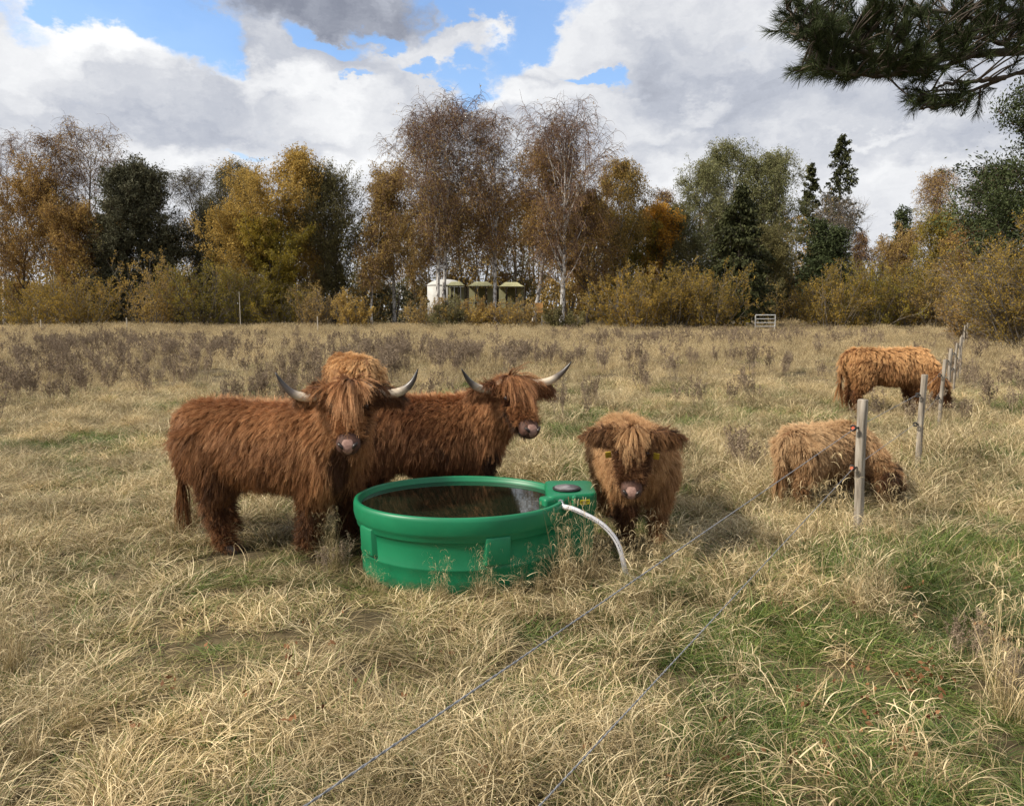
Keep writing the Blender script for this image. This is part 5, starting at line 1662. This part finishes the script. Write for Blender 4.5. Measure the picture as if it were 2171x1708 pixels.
def build_tank():
    root = empty('water_tank', TANK_C)
    tag(root, 'round green plastic cattle water tank, full, standing in the grass', 'water tank')
    S = 96
    th = np.arange(S) * 2 * math.pi / S
    top = 0.52
    prof = [(0.0, .918), (0.015, .93), (.10, .932), (.165, .937), (.172, .943), (.178, .938), (.30, .945), (.345, .950), (.352, .966), (.358, .972), (.385, .975), (.392, .985),
            (.41, .992), (.44, 1.0), (.49, 1.0), (.512, .992), (top, .972), (.518, .956), (.508, .946), (.498, .942), (.494, .936), (.486, .930), (.44, .91), (.10, .86), (.06, .84), (.06, .0)]
    def ring(z, r):
        # the two lifting pads come out of the wall below the rim
        return np.stack([np.cos(th) * TANK_RX * r, np.sin(th) * TANK_RY * r, np.full(S, z)], 1)
    mb = MB()
    mb.loft([ring(z, r) for z, r in prof], closed_ends=False)
    o = mb.build('tank_wall', M_PLASTIC, root)
    # pads
    for ang in (-146, -68, -12, 60, 110, 160):
        if ang == -12:
            continue
        a0 = R(ang); da = .145
        pm = MB()
        aa = np.linspace(a0 - da, a0 + da, 9)
        rows = []
        for z, ro in ((.385, .955), (.383, .985), (.37, .992), (.215, .984), (.202, .978), (.195, .945)):
            edge = np.ones(9); edge[[0, -1]] = 0
            e2 = np.where(np.arange(9) % 8 == 0, 0.0, 1.0)
            rr = .935 + (ro - .935) * e2
            ax = np.clip(aa, a0 - da * .94, a0 + da * .94)
            rows.append(np.stack([np.cos(ax) * TANK_RX * rr, np.sin(ax) * TANK_RY * rr, np.full(9, z)], 1))
        V = np.array(rows); K, M_, _ = V.shape
        idx = np.arange(K * M_).reshape(K, M_)
        q = np.stack([idx[:-1, :-1], idx[1:, :-1], idx[1:, 1:], idx[:-1, 1:]], -1).reshape(-1, 4)
        pm.add(V, quads=q)
        po = pm.build('lifting_pad', M_PLASTIC, root)
        bv = po.modifiers.new('b', 'BEVEL'); bv.width = .006; bv.segments = 2
    # water
    wm = MB()
    rr = np.linspace(0, .925, 8)
    V = np.array([np.stack([np.cos(th) * TANK_RX * r, np.sin(th) * TANK_RY * r, np.full(S, .482)], 1) for r in rr[1:]])
    idx = np.arange(V.shape[0] * S).reshape(V.shape[0], S)
    q = np.stack([idx[:-1], idx[1:], np.roll(idx[1:], -1, 1), np.roll(idx[:-1], -1, 1)], -1).reshape(-1, 4)
    wm.add(np.concatenate([V.reshape(-1, 3), [[0, 0, .482]]]), quads=q, tris=[(i, (i + 1) % S, V.shape[0] * S) for i in range(S)])
    wm.build('water', M_WATER, root)
    # float valve box at the right end
    bx, by = BOX_C.x - TANK_C.x, BOX_C.y - TANK_C.y

    def rrect(hx, hy, z, rad=.05, skew=0.0, n=6):
        pts = []
        for cx_, cy_, a0 in ((hx - rad, hy - rad, 0), (-hx + rad, hy - rad, 90), (-hx + rad, -hy + rad, 180), (hx - rad, -hy + rad, 270)):
            for k in range(n):
                a = R(a0 + 90 * k / (n - 1))
                pts.append((cx_ + rad * math.cos(a), cy_ + rad * math.sin(a), z))
        P = np.array(pts)
        # the front edge slants back toward the outer corner
        P[:, 1] += np.where(P[:, 1] < 0, .10 * (P[:, 0] + hx) / (2 * hx), 0)
        return P + [bx, by, 0]
    hx, hy = BOX_H
    bm_ = MB()
    bm_.loft([rrect(hx * a, hy * b_, z) for a, b_, z in ((.86, .86, 0.0), (.89, .89, .10), (.92, .92, .30), (.95, .95, .40), (1.0, 1.0, .44), (1.0, 1.0, .517), (.99, .99, .530), (.965, .965, .538), (.92, .92, .541))])
    bo = bm_.build('float_box', M_PLASTIC, root)
    # step between the box and the rim
    sm_ = MB()
    sm_.box((bx - hx - .0, by - hy + .035, .27), (.045, .05, .262), Matrix.Rotation(R(28), 3, 'Z'))
    so = sm_.build('corner_panel', M_PLASTIC, bo)
    b1 = so.modifiers.new('b', 'BEVEL'); b1.width = .022; b1.segments = 4
    rib = MB()
    rib.box((bx + .01, by - hy - .0 + .05, .49), (.016, .03, .048))
    ro_ = rib.build('box_rib', M_PLASTIC, bo)
    b1 = ro_.modifiers.new('b', 'BEVEL'); b1.width = .01; b1.segments = 3
    # lid
    lm = MB()
    t2 = np.arange(40) * 2 * math.pi / 40
    lx, ly = bx - .03, by - .04
    lm.loft([np.stack([lx + np.cos(t2) * r, ly + np.sin(t2) * r * .95, np.full(40, z)], 1) for r, z in ((.098, .543), (.100, .552), (.096, .556), (.088, .555))])
    lo = lm.build('lid', M_BLACK, root)
    l2 = MB()
    l2.loft([np.stack([lx + np.cos(t2) * r, ly + np.sin(t2) * r * .95, np.full(40, z)], 1) for r, z in ((.086, .5555), (.084, .561), (.03, .563), (.028, .567), (.01, .568))])
    l2.build('lid_centre', M_LID, lo)
    # hose fitting
    fx, fy = bx - .085, by - hy - .005
    fm = MB()
    fm.tubes(np.array([(fx, fy + .05, .505), (fx, fy - .012, .505), (fx, fy - .03, .500)]), np.array([.016, .016, .016]), 12, cap=True)
    fm.tubes(np.array([(fx, fy - .014, .505), (fx, fy - .022, .503)]), np.array([.024, .024]), 6, cap=True)
    fm.build('hose_fitting', M_METAL, root)
    # label on the front of the box
    lb = MB()
    f0 = np.array([bx + .085, by - hy + .10 * (.085 + hx) / (2 * hx) - .0035, .487])
    rotl = Matrix.Rotation(math.atan2(.10, 2 * hx), 3, 'Z')
    lb.box(f0, (.036, .002, .016), rotl)
    lo2 = lb.build('warning_label', M_LABEL, root, smooth=False)
    tx = MB()
    rg = np.random.default_rng(3)
    xx = -.029
    while xx < .027:
        wd = rg.uniform(.003, .008)
        tx.box(f0 + np.array(rotl @ Vector((xx + wd / 2, -.0028, .004))), (wd / 2, .0006, .0035), rotl)
        if rg.uniform() < .8:
            tx.box(f0 + np.array(rotl @ Vector((xx + wd / 2, -.0028, -.007))), (wd / 2, .0006, .0022), rotl)
        xx += wd + .002
    tx.build('label_print', M_BLACK, lo2, smooth=False)
    return root


build_tank()


def smooth_path(P, n=40, it=6):
    P = np.asarray(P, float)
    k = np.linspace(0, len(P) - 1, n)
    Q = np.stack([np.interp(k, np.arange(len(P)), P[:, j]) for j in range(3)], 1)
    for _ in range(it):
        Q[1:-1] = .5 * Q[1:-1] + .25 * (Q[:-2] + Q[2:])
    return Q


def build_hose():
    fx, fy = BOX_C.x - .085, BOX_C.y - BOX_H[1] - .03
    pts = [(fx, fy, .503), (fx + .003, fy - .03, .488)]
    for x, y, Y in ((1212, 1076, 4.80), (1240, 1090, 4.78), (1268, 1104, 4.76), (1290, 1122, 4.75), (1308, 1146, 4.73), (1318, 1172, 4.71), (1323, 1200, 4.70)):
        pts.append(tuple(at(x, y, Y)))
    pts += [(pts[-1][0] + .02, 4.69, .03), (pts[-1][0] + .25, 4.72, .02)]
    Q = smooth_path(pts, 60, 10)
    mb = MB()
    mb.tubes(Q, np.full(60, .0170), 14, cap=True)
    o = mb.build('hose', M_HOSE)
    tag(o, 'white water hose curving from the green tank down into the grass', 'hose')
    pr = MB()
    # printed line of small marks along the hose
    rg = np.random.default_rng(8)
    Tn = unit(np.gradient(Q, axis=0))
    sd = unit(np.cross(Tn, np.array([0, -1.0, .25])))
    k = 12.0
    while k < 40:
        ln = rg.uniform(.12, .5)
        kk = np.array([k, k + ln])
        A = np.stack([np.interp(kk, np.arange(60), Q[:, j]) for j in range(3)], 1)
        up_ = unit(np.array([0, -1.0, .05]) - Tn[int(k)] * np.dot(Tn[int(k)], np.array([0, -1.0, .05])))
        s_ = unit(np.cross(Tn[int(k)], up_))
        c = A.mean(0) + up_ * .0171 + s_ * .002
        L_ = np.linalg.norm(A[1] - A[0]) / 2
        rot = np.stack([Tn[int(k)], s_, up_], 1)
        pr.box(c, (L_, .0022, .0006), rot)
        k += ln + rg.choice([.08, .1, .35])
    pr.build('printing', M_BLACK, o, smooth=False)


build_hose()

# ------------------------------------------------------------------ fence
M_POST = noise_mat('weathered_wood', 10, [(0.3, (0.10, 0.085, 0.07)), (0.5, (0.27, 0.235, 0.19)), (0.72, (0.42, 0.38, 0.32))], 0.9, 0.6, 0.006, stretch=(3.5, 3.5, 0.35), detail=8)
M_WIRE = noise_mat('grey_wire', 90, [(0.35, (0.12, 0.123, 0.13)), (0.65, (0.30, 0.305, 0.32))], 0.6)
M_RED = noise_mat('orange_insulator', 20, [(0.3, (0.55, 0.10, 0.05)), (0.7, (0.72, 0.18, 0.10))], 0.5)
POSTS = [(1836, 848, .035), (1958, 795, .028), (2000, 763, .023), (2017, 740, .026), (2029, 728, .02), (2036, 715, .022), (2042, 711, .022), (2047, 690, .04), (2050, 683, .04), (2053, 685, .04)]
ordn = ['nearest and tallest grey wooden fence post, in front of the grazing fawn calf', 'second nearest fence post, pale wood with a rounded top', 'third fence post, beside the muzzle of the far ginger cow',
        'fourth fence post with two black insulators, right of the far cow', 'fifth fence post, thin and half hidden in the grass', 'sixth fence post of the receding line', 'seventh fence post, close behind the sixth',
        'eighth fence post, first of the three at the far corner', 'ninth fence post, tallest of the three at the far corner', 'farthest fence post at the field corner by the big bush']
IN_U, IN_L = .89, .575


def build_post(p, r, h, seed, label, near, ins=(IN_U, IN_L), side=(-.55, -.25), group='wooden posts of the electric fence'):
    rng = np.random.default_rng(seed)
    root = empty('fence_post', p)
    tag(root, label, 'fence post', group)
    zs = np.linspace(-.2, h, 14)
    S = 14
    th = np.arange(S) * 2 * math.pi / S
    sq = 1 + .10 * np.cos(4 * th + 1) + .04 * rng.normal(size=S)
    tilt = rng.normal(size=2) * .012
    rg = []
    for z in zs:
        rr = r * sq * (1 + .03 * rng.normal())
        rg.append(np.stack([np.cos(th) * rr + tilt[0] * z + .003 * math.sin(z * 7), np.sin(th) * rr + tilt[1] * z, np.full(S, z)], 1))
    last = rg[-1].copy(); last[:, :2] = last[:, :2] * .9; last[:, 2] += .008
    rg.append(last)
    mb = MB(); mb.loft(rg)
    mb.build('post', M_POST, root)
    d = unit(np.array([side[0], side[1], 0]))
    for z in ins:
        im = MB()
        c = d * (r + .055) + np.array([tilt[0] * z, tilt[1] * z, z])
        im.tubes(np.array([d * r * .8 + [0, 0, z], c - d * .018]), np.array([.007, .006]), 8)
        # ring facing along the wire
        n_ = unit(np.array([.58, .81, 0])); e1 = np.cross(n_, [0, 0, 1.0])
        t_ = np.linspace(0, 2 * math.pi, 17)
        im.tubes(c + np.outer(np.cos(t_) * .019, e1) + np.outer(np.sin(t_) * .019, [0, 0, 1.0]), np.full(17, .0075), 8)
        io = im.build('insulator', M_BLACK, root)
        if not near:
            continue
        cm = MB(); cm.tubes(np.array([c - n_ * .012, c + n_ * .012]), np.array([.013, .013]), 10, cap=True)
        cm.build('insulator_core', M_RED, io)


post_xy = []
for k, (x, y, r) in enumerate(POSTS):
    p = gp(x, y, 1.1)
    post_xy.append((p.x, p.y))
    build_post((p.x, p.y, 0), r, 1.1, 50 + k, ordn[k], k < 1)
dI = unit(np.array([-.55, -.25]))


def wire_pts(z, px, py):
    A = np.array(post_xy[0]) + dI * (POSTS[0][2] + .055)
    B_ = gp(px, py, z); B_ = np.array([B_.x, B_.y])
    Dv = A - B_
    E_ = B_ - Dv * ((B_[1] + 2.0) / Dv[1])
    pts = [(E_[0], E_[1], z)]
    for j in range(1, 8):
        q = E_ + (A - E_) * j / 8
        pts.append((q[0], q[1], z - .004 * math.sin(math.pi * j / 8)))
    for k_, q in enumerate(post_xy):
        c = np.array(q) + dI * (POSTS[k_][2] + .055)
        pts.append((c[0], c[1], z))
    return pts, E_


for z, px, py, lab in ((IN_U, 640, 1708, 'upper grey fence wire running across the foreground'), (IN_L, 1140, 1708, 'lower grey fence wire running across the foreground')):
    pts, E_ = wire_pts(z, px, py)
    mb = MB()
    P = np.array(pts)
    # a twisted rope: two strands
    kq = np.linspace(0, 9, 700)
    Q = np.stack([np.interp(kq, np.arange(len(P)), P[:, j]) for j in range(3)], 1)
    ph = np.linspace(0, 2 * math.pi * 175, 700)
    for o_ in (0, math.pi):
        mb.tubes(Q + np.stack([np.cos(ph + o_) * .0014, np.zeros(700), np.sin(ph + o_) * .0014], 1), np.full(700, .0018), 5)
    mb.tubes(P[8:], np.full(len(P) - 8, .0022), 4)
    w_ = mb.build('fence_wire', M_WIRE)
    tag(w_, lab, 'wire')
    if z == IN_U:
        build_post((E_[0] + .09, E_[1] + .05, 0), .035, 1.1, 49, 'fence post beside the photographer carrying both wires', True)


# ------------------------------------------------------------------ far things
M_CANVAS = noise_mat('white_canvas', 2, [(0.3, (0.42, 0.42, 0.40)), (0.7, (0.58, 0.58, 0.56))], 0.8)
M_CREAM = noise_mat('cream_canvas', 2, [(0.3, (0.36, 0.35, 0.19)), (0.7, (0.48, 0.46, 0.27))], 0.8)
M_OLIVEW = noise_mat('olive_canvas', 2, [(0.3, (0.17, 0.155, 0.07)), (0.7, (0.26, 0.24, 0.11))], 0.85)
M_POLE = noise_mat('dark_pole', 6, [(0.3, (0.03, 0.025, 0.02)), (0.7, (0.07, 0.055, 0.04))], 0.8)
M_BOARD = noise_mat('orange_plywood', 3, [(0.3, (0.42, 0.22, 0.07)), (0.7, (0.60, 0.33, 0.12))], 0.7)
M_WHITE = noise_mat('white_paint', 6, [(0.3, (0.40, 0.40, 0.38)), (0.7, (0.60, 0.60, 0.58))], 0.5)
M_PALEWOOD = noise_mat('pale_wood', 5, [(0.3, (0.34, 0.30, 0.24)), (0.7, (0.52, 0.48, 0.40))], 0.85)


def tent():
    Y = 80.0
    c = at(945, 655, Y); topz = at(945, 592, Y).z; wallz = at(945, 605, Y).z
    root = empty('yurt_tent', (c.x, Y, 0))
    tag(root, 'white domed tent behind the twin birch trunks', 'tent')
    r = 38 / F * Y
    t = np.arange(40) * 2 * math.pi / 40
    wm = MB(); wm.loft([np.stack([np.cos(t) * r * a, np.sin(t) * r * a, np.full(40, z)], 1) for a, z in ((1, 0), (1, wallz * .5), (1, wallz))])
    wm.build('tent_wall', M_CANVAS, root)
    rm = MB(); rm.loft([np.stack([np.cos(t) * r * a, np.sin(t) * r * a, np.full(40, wallz + (topz - wallz) * z)], 1) for a, z in ((1.03, -.04), (1.03, 0.02), (.93, .28), (.75, .62), (.5, .86), (.2, .98), (.05, 1.0))])
    rm.build('roof', M_CANVAS, root)


def canopy(x0, x1, yp, ye, Y, label):
    a, b = at(x0, 655, Y), at(x1, 655, Y)
    zt, ze = at(x0, yp, Y).z, at(x0, ye, Y).z
    W_ = b.x - a.x; D_ = 3.0
    root = empty('canopy', ((a.x + b.x) / 2, Y, 0))
    tag(root, label, 'canopy', 'cream canopies behind the birches')
    rm = MB()
    rows = []
    for f_, z in ((1.0, 0), (.86, .12), (.7, .40), (.55, .75), (.42, .95), (.30, .93), (.0, 1.0)):
        hx_, hy_ = W_ / 2 * max(f_, .02), D_ / 2 * max(f_, .02)
        rows.append(np.array([(-hx_, -hy_, ze + (zt - ze) * z), (0, -hy_, ze + (zt - ze) * z * .97), (hx_, -hy_, ze + (zt - ze) * z), (hx_, hy_, ze + (zt - ze) * z), (0, hy_, ze + (zt - ze) * z * .97), (-hx_, hy_, ze + (zt - ze) * z)]))
    rm.loft(rows, closed_ends=False)
    rm.build('roof', M_CREAM, root, smooth=False)
    for sx in (-1, 1):
        for sy in (-1, 1):
            pm = MB(); pm.tubes(np.array([(sx * W_ / 2, sy * D_ / 2, 0), (sx * W_ / 2, sy * D_ / 2, ze)]), np.array([.07, .07]), 8)
            pm.build('pole', M_POLE, root)
    for k in range(3):
        wm = MB()
        x = -W_ / 2 + W_ * (k + .5) / 3
        wm.box((x, D_ / 2 - .06, ze * .52), (W_ / 6 * .86, .02, ze * .46))
        wm.build('curtain', M_OLIVEW if k % 2 else M_CREAM, root, smooth=False)
    rl = MB(); rl.box((0, -D_ / 2, ze * .58), (W_ / 2, .03, .05)); rl.build('rail', M_PALEWOOD, root, smooth=False)
    for k in range(2):
        gm = MB(); x = -W_ * .18 + k * W_ * .36
        tt_ = np.linspace(0, 1, 7)
        gm.tubes(np.stack([np.full(7, x), np.full(7, -D_ / 2), ze - tt_ * ze * .55], 1), np.array([.02, .12, .05, .14, .04, .12, .02]), 7)
        gm.build('hanging_streamer', M_POLE, root)


tent()
canopy(948, 988, 597, 606, 76, 'cream canopy next to the white domed tent, behind the twin birch')
canopy(992, 1050, 597, 607, 77, 'middle cream canopy with a flat peak, left of the red brown birch trunk')
canopy(1056, 1112, 598, 608, 78, 'right cream canopy, nearest to the orange board')


def board():
    Y = 62.0
    a, b = at(1134, 642, Y), at(1151, 663, Y)
    root = empty('notice_board', ((a.x + b.x) / 2, Y, 0)); tag(root, 'orange plywood board standing between two birch trunks', 'board')
    m = MB(); m.box((0, 0, (a.z + b.z) / 2), ((b.x - a.x) / 2, .03, (a.z - b.z) / 2)); m.build('panel', M_BOARD, root, smooth=False)
    for sx in (-.25, .25):
        m = MB(); m.box((sx, .08, .6), (.04, .04, .65)); m.build('leg', M_PALEWOOD, root, smooth=False)
    Y = 57.0
    a, b = at(1577, 676, Y), at(1590, 683, Y)
    root = empty('warning_sign', ((a.x + b.x) / 2, Y, 0)); tag(root, 'small yellow sign in front of the layered spruce trunk', 'sign')
    m = MB(); m.box((0, 0, (a.z + b.z) / 2), ((b.x - a.x) / 2, .015, (a.z - b.z) / 2)); po = m.build('sign_plate', M_LABEL, root, smooth=False)
    m = MB()
    for k in (-.1, .02, .13):
        m.box((k, -.02, (a.z + b.z) / 2), (.035, .004, .05))
    m.build('lettering', M_BLACK, po, smooth=False)
    m = MB(); m.box((0, .03, .3), (.03, .015, .4)); m.build('stake', M_PALEWOOD, root, smooth=False)


board()


def gate():
    Y = 54.0
    a, b = at(1602, 668, Y), at(1644, 668, Y)
    W_ = b.x - a.x; ht = a.z
    root = empty('field_gate', ((a.x + b.x) / 2, Y, 0)); tag(root, 'white barred metal field gate at the far edge of the field', 'gate')
    m = MB()
    for sx in (-1, 1):
        m.tubes(np.array([(sx * W_ / 2, 0, .05), (sx * W_ / 2, 0, ht)]), np.array([.045, .045]), 8)
    m.tubes(np.array([(-W_ / 2, 0, ht), (W_ / 2, 0, ht)]), np.array([.045, .045]), 8)
    m.build('frame', M_WHITE, root)
    for k in range(4):
        z = ht * (.2 + .2 * k)
        m = MB(); m.tubes(np.array([(-W_ / 2, 0, z), (W_ / 2, 0, z)]), np.array([.032, .032]), 8); m.build('bar', M_WHITE, root)


gate()


def picnic():
    Y = 64.0
    a, b = at(1550, 652, Y), at(1604, 652, Y)
    W_ = b.x - a.x
    root = empty('picnic_table', ((a.x + b.x) / 2, Y, 0)); tag(root, 'weathered picnic table behind the layered spruce trunk', 'picnic table')
    zt = .98
    m = MB()
    for k in range(4):
        m.box((0, -.3 + k * .2, zt), (W_ / 2 * .8, .09, .03))
    m.build('tabletop', M_PALEWOOD, root, smooth=False)
    for sy in (-1, 1):
        m = MB(); m.box((0, sy * .75, .62), (W_ / 2 * .95, .14, .03)); m.build('bench', M_PALEWOOD, root, smooth=False)
    for sx in (-1, 1):
        m = MB(); m.box((sx * W_ * .3, 0, .55), (.04, .85, .04)); m.box((sx * W_ * .3, -.35, .48), (.04, .04, .48)); m.box((sx * W_ * .3, .35, .48), (.04, .04, .48)); m.build('leg', M_PALEWOOD, root, smooth=False)


picnic()
for x, y, h_, lab in ((86, 677, 1.25, 'thin pale stake at the far left edge of the field'), (268, 673, 1.3, 'thin pale stake below the dark evergreen'), (673, 670, 1.3, 'thin pale stake below the brown half bare bush')):
    Y = 52.0
    p = at(x, y, Y)
    root = empty('stake', (p.x, Y, 0)); tag(root, lab, 'stake', 'stakes along the far edge of the field')
    m = MB(); m.tubes(np.array([(0, 0, -.1), (0, 0, p.z)]), np.array([.04, .038]), 8, cap=True); m.build('shaft', M_PALEWOOD, root)
for x, lab, Y in ((507, 'thin young tree support pole under the golden trees', 60.0),):
    p = at(x, 618, Y)
    root = empty('pole', (p.x, Y, 0)); tag(root, lab, 'pole')
    m = MB(); m.tubes(np.array([(0, 0, -.1), (0, 0, p.z)]), np.array([.035, .03]), 8, cap=True); m.build('shaft', M_PALEWOOD, root)


# ------------------------------------------------------------------ pine over the camera
def near_pine():
    rng = np.random.default_rng(606)
    TX, TY = 4.9, 4.9
    root = empty('pine_tree', (TX, TY, 0))
    tag(root, 'dark pine whose needle covered branch hangs into the upper right corner', 'tree')
    tr = MB()
    P = np.array([(0, 0, -.3), (0.02, 0, 1.5), (.05, 0, 3.2), (.02, .05, 5), (0, .1, 7), (.05, .1, 9)])
    Q = smooth_path(P, 20, 3)
    tr.tubes(Q, np.linspace(.19, .05, 20), 14)
    tr.build('trunk', BARK['pine'], root)
    o = np.array([TX, TY, 0])

    def L(lst):
        return np.array([tuple(at(x, y, Y) - Vector(o)) for x, y, Y in lst])
    limbs = [
        [(2560, 60, 4.8), (2330, 95, 4.4), (2171, 108, 4.2), (2060, 118, 4.1), (1960, 122, 4.0), (1860, 118, 3.95), (1780, 95, 3.9), (1715, 60, 3.85), (1668, 20, 3.8)],
        [(2330, 95, 4.4), (2200, 62, 4.3), (2080, 42, 4.25), (1960, 20, 4.2), (1850, 5, 4.2), (1790, -20, 4.2)],
        [(2060, 118, 4.1), (1980, 148, 4.0), (1900, 158, 3.9), (1820, 160, 3.85), (1750, 148, 3.8), (1705, 128, 3.8)],
        [(2330, 95, 4.4), (2210, 140, 4.25), (2130, 165, 4.15), (2060, 192, 4.1), (2000, 222, 4.0), (1950, 232, 3.95)],
        [(2130, 165, 4.15), (2080, 172, 4.05), (2010, 176, 4.0), (1945, 205, 3.95)],
        [(2200, 62, 4.3), (2140, 20, 4.3), (2090, -20, 4.3)],
        [(1960, 122, 4.0), (1900, 80, 4.05), (1840, 60, 4.1), (1770, 40, 4.1)],
        [(2171, 108, 4.2), (2100, 85, 4.1), (2020, 70, 4.05), (1950, 60, 4.0)],
        [(2560, 60, 4.8), (2400, -40, 4.9), (2300, -90, 4.9), (2200, -110, 4.9)],
        [(1780, 95, 3.9), (1730, 88, 3.9), (1690, 75, 3.9)],
    ]
    bm_ = MB(); pts = []
    for k, l_ in enumerate(limbs):
        Pq = L(l_)
        if k in (0, 8):
            Pq = np.concatenate([[(0, 0, Pq[0][2] - .15)], Pq])
        Q = smooth_path(Pq, 30, 2)
        Q[1:-1] += rng.normal(size=Q[1:-1].shape) * .004
        r0 = {0: .034, 8: .03}.get(k, .015)
        bm_.tubes(Q, np.linspace(r0, .004, 30), 7)
        pts.append(Q[6:] if k in (0, 8) else Q)
    allp = np.concatenate(pts)
    # end shoots laid over the limbs, most of them above
    C = []
    reg = [((1700, 2300, 10, 150), 260), ((1650, 1730, -10, 70), 16), ((1690, 1800, 60, 165), 34), ((1790, 2010, 110, 170), 46), ((1925, 2110, 190, 228), 24), ((2020, 2200, 150, 200), 10), ((1760, 2300, -60, 20), 90), ((2200, 2600, -60, 180), 60)]
    for (x0, x1, y0, y1), n in reg:
        for _ in range(n):
            x, y = rng.uniform(x0, x1), rng.uniform(y0, y1)
            # leave the open gaps of the photo's branch
            if 1790 < x < 2080 and y < 12 + 10 * math.sin(x / 30.) and rng.uniform() < .6:
                continue
            if x > 1980 and y > 125 and y < 180 and rng.uniform() < .72:
                continue
            if x > 2080 and y > 95 and rng.uniform() < .55:
                continue
            C.append(np.array(at(x, y, rng.uniform(3.7, 4.5))) - o)
    for ang in range(0, 360, 60):                # the unseen higher limbs on the far side
        if 120 < ang < 250:
            continue
        e = np.array([math.cos(R(ang)) * 1.6, math.sin(R(ang)) * 1.6, 5.6 + .3 * math.sin(ang)])
        Q = smooth_path([(0, 0, 5.0), e * [.5, .5, 1] - [0, 0, .1], e], 20, 2)
        bm_.tubes(Q, np.linspace(.03, .006, 20), 6)
        for q in Q[8::2]:
            C.append(q + rng.normal(size=3) * .15)
        allp = np.concatenate([allp, Q[6:]])
    C = np.array(C)
    lo = MB()
    nP, nS, nW, nT = [], [], [], []
    tw = []
    for c in C:
        d = np.linalg.norm(allp - c, axis=1)
        j = d.argmin()
        b = allp[j]
        v = c - b
        if np.linalg.norm(v) > .30:
            c = b + v / np.linalg.norm(v) * .30; v = c - b
        dirn = unit(unit(v) * .7 + np.array([-.55, -.1, .25]) + rng.normal(size=3) * .25)
        tip = c + dirn * .05
        Q = np.stack([b + (c - b) * k_ + dirn * .02 * math.sin(k_ * 3) for k_ in np.linspace(0, 1, 5)] + [tip])
        tw.append(Q)
        ax0 = c - dirn * .07
        n = 120
        t_ = rng.uniform(0, 1, n)
        base = ax0 + np.outer(t_ * .13, dirn)
        pr = rng.normal(size=(n, 3)); pr = unit(pr - np.outer(pr @ dirn, dirn))
        an = rng.uniform(.25, 1.0, n)
        nd = np.cos(an)[:, None] * dirn + np.sin(an)[:, None] * pr
        ln = rng.uniform(.045, .075, n)
        mid = base + nd * (ln * .5)[:, None]
        nd2 = unit(nd + np.array([0, 0, -.12]) + dirn * .12)
        end = mid + nd2 * (ln * .5)[:, None]
        nP.append(np.stack([base, mid, end], 1))
        nT.append(rng.uniform(0, 1, n) * .7 + rng.uniform(0, .3))
    bm_.tubes(np.array(tw), np.linspace(.0055, .003, 6)[None] * np.ones((len(tw), 1)), 5)
    bm_.build('branch', BARK['dark'], root)
    P3 = np.concatenate(nP); N = len(P3)
    sd = unit(np.cross(P3[:, 2] - P3[:, 0], rng.normal(size=(N, 3))))
    lo.ribbons(P3, np.array([.0011, .0011, .0003])[None] * np.ones((N, 1)), sd, tint=np.concatenate(nT))
    lo.build('foliage', LEAF['pine'], root, smooth=False)


near_pine()
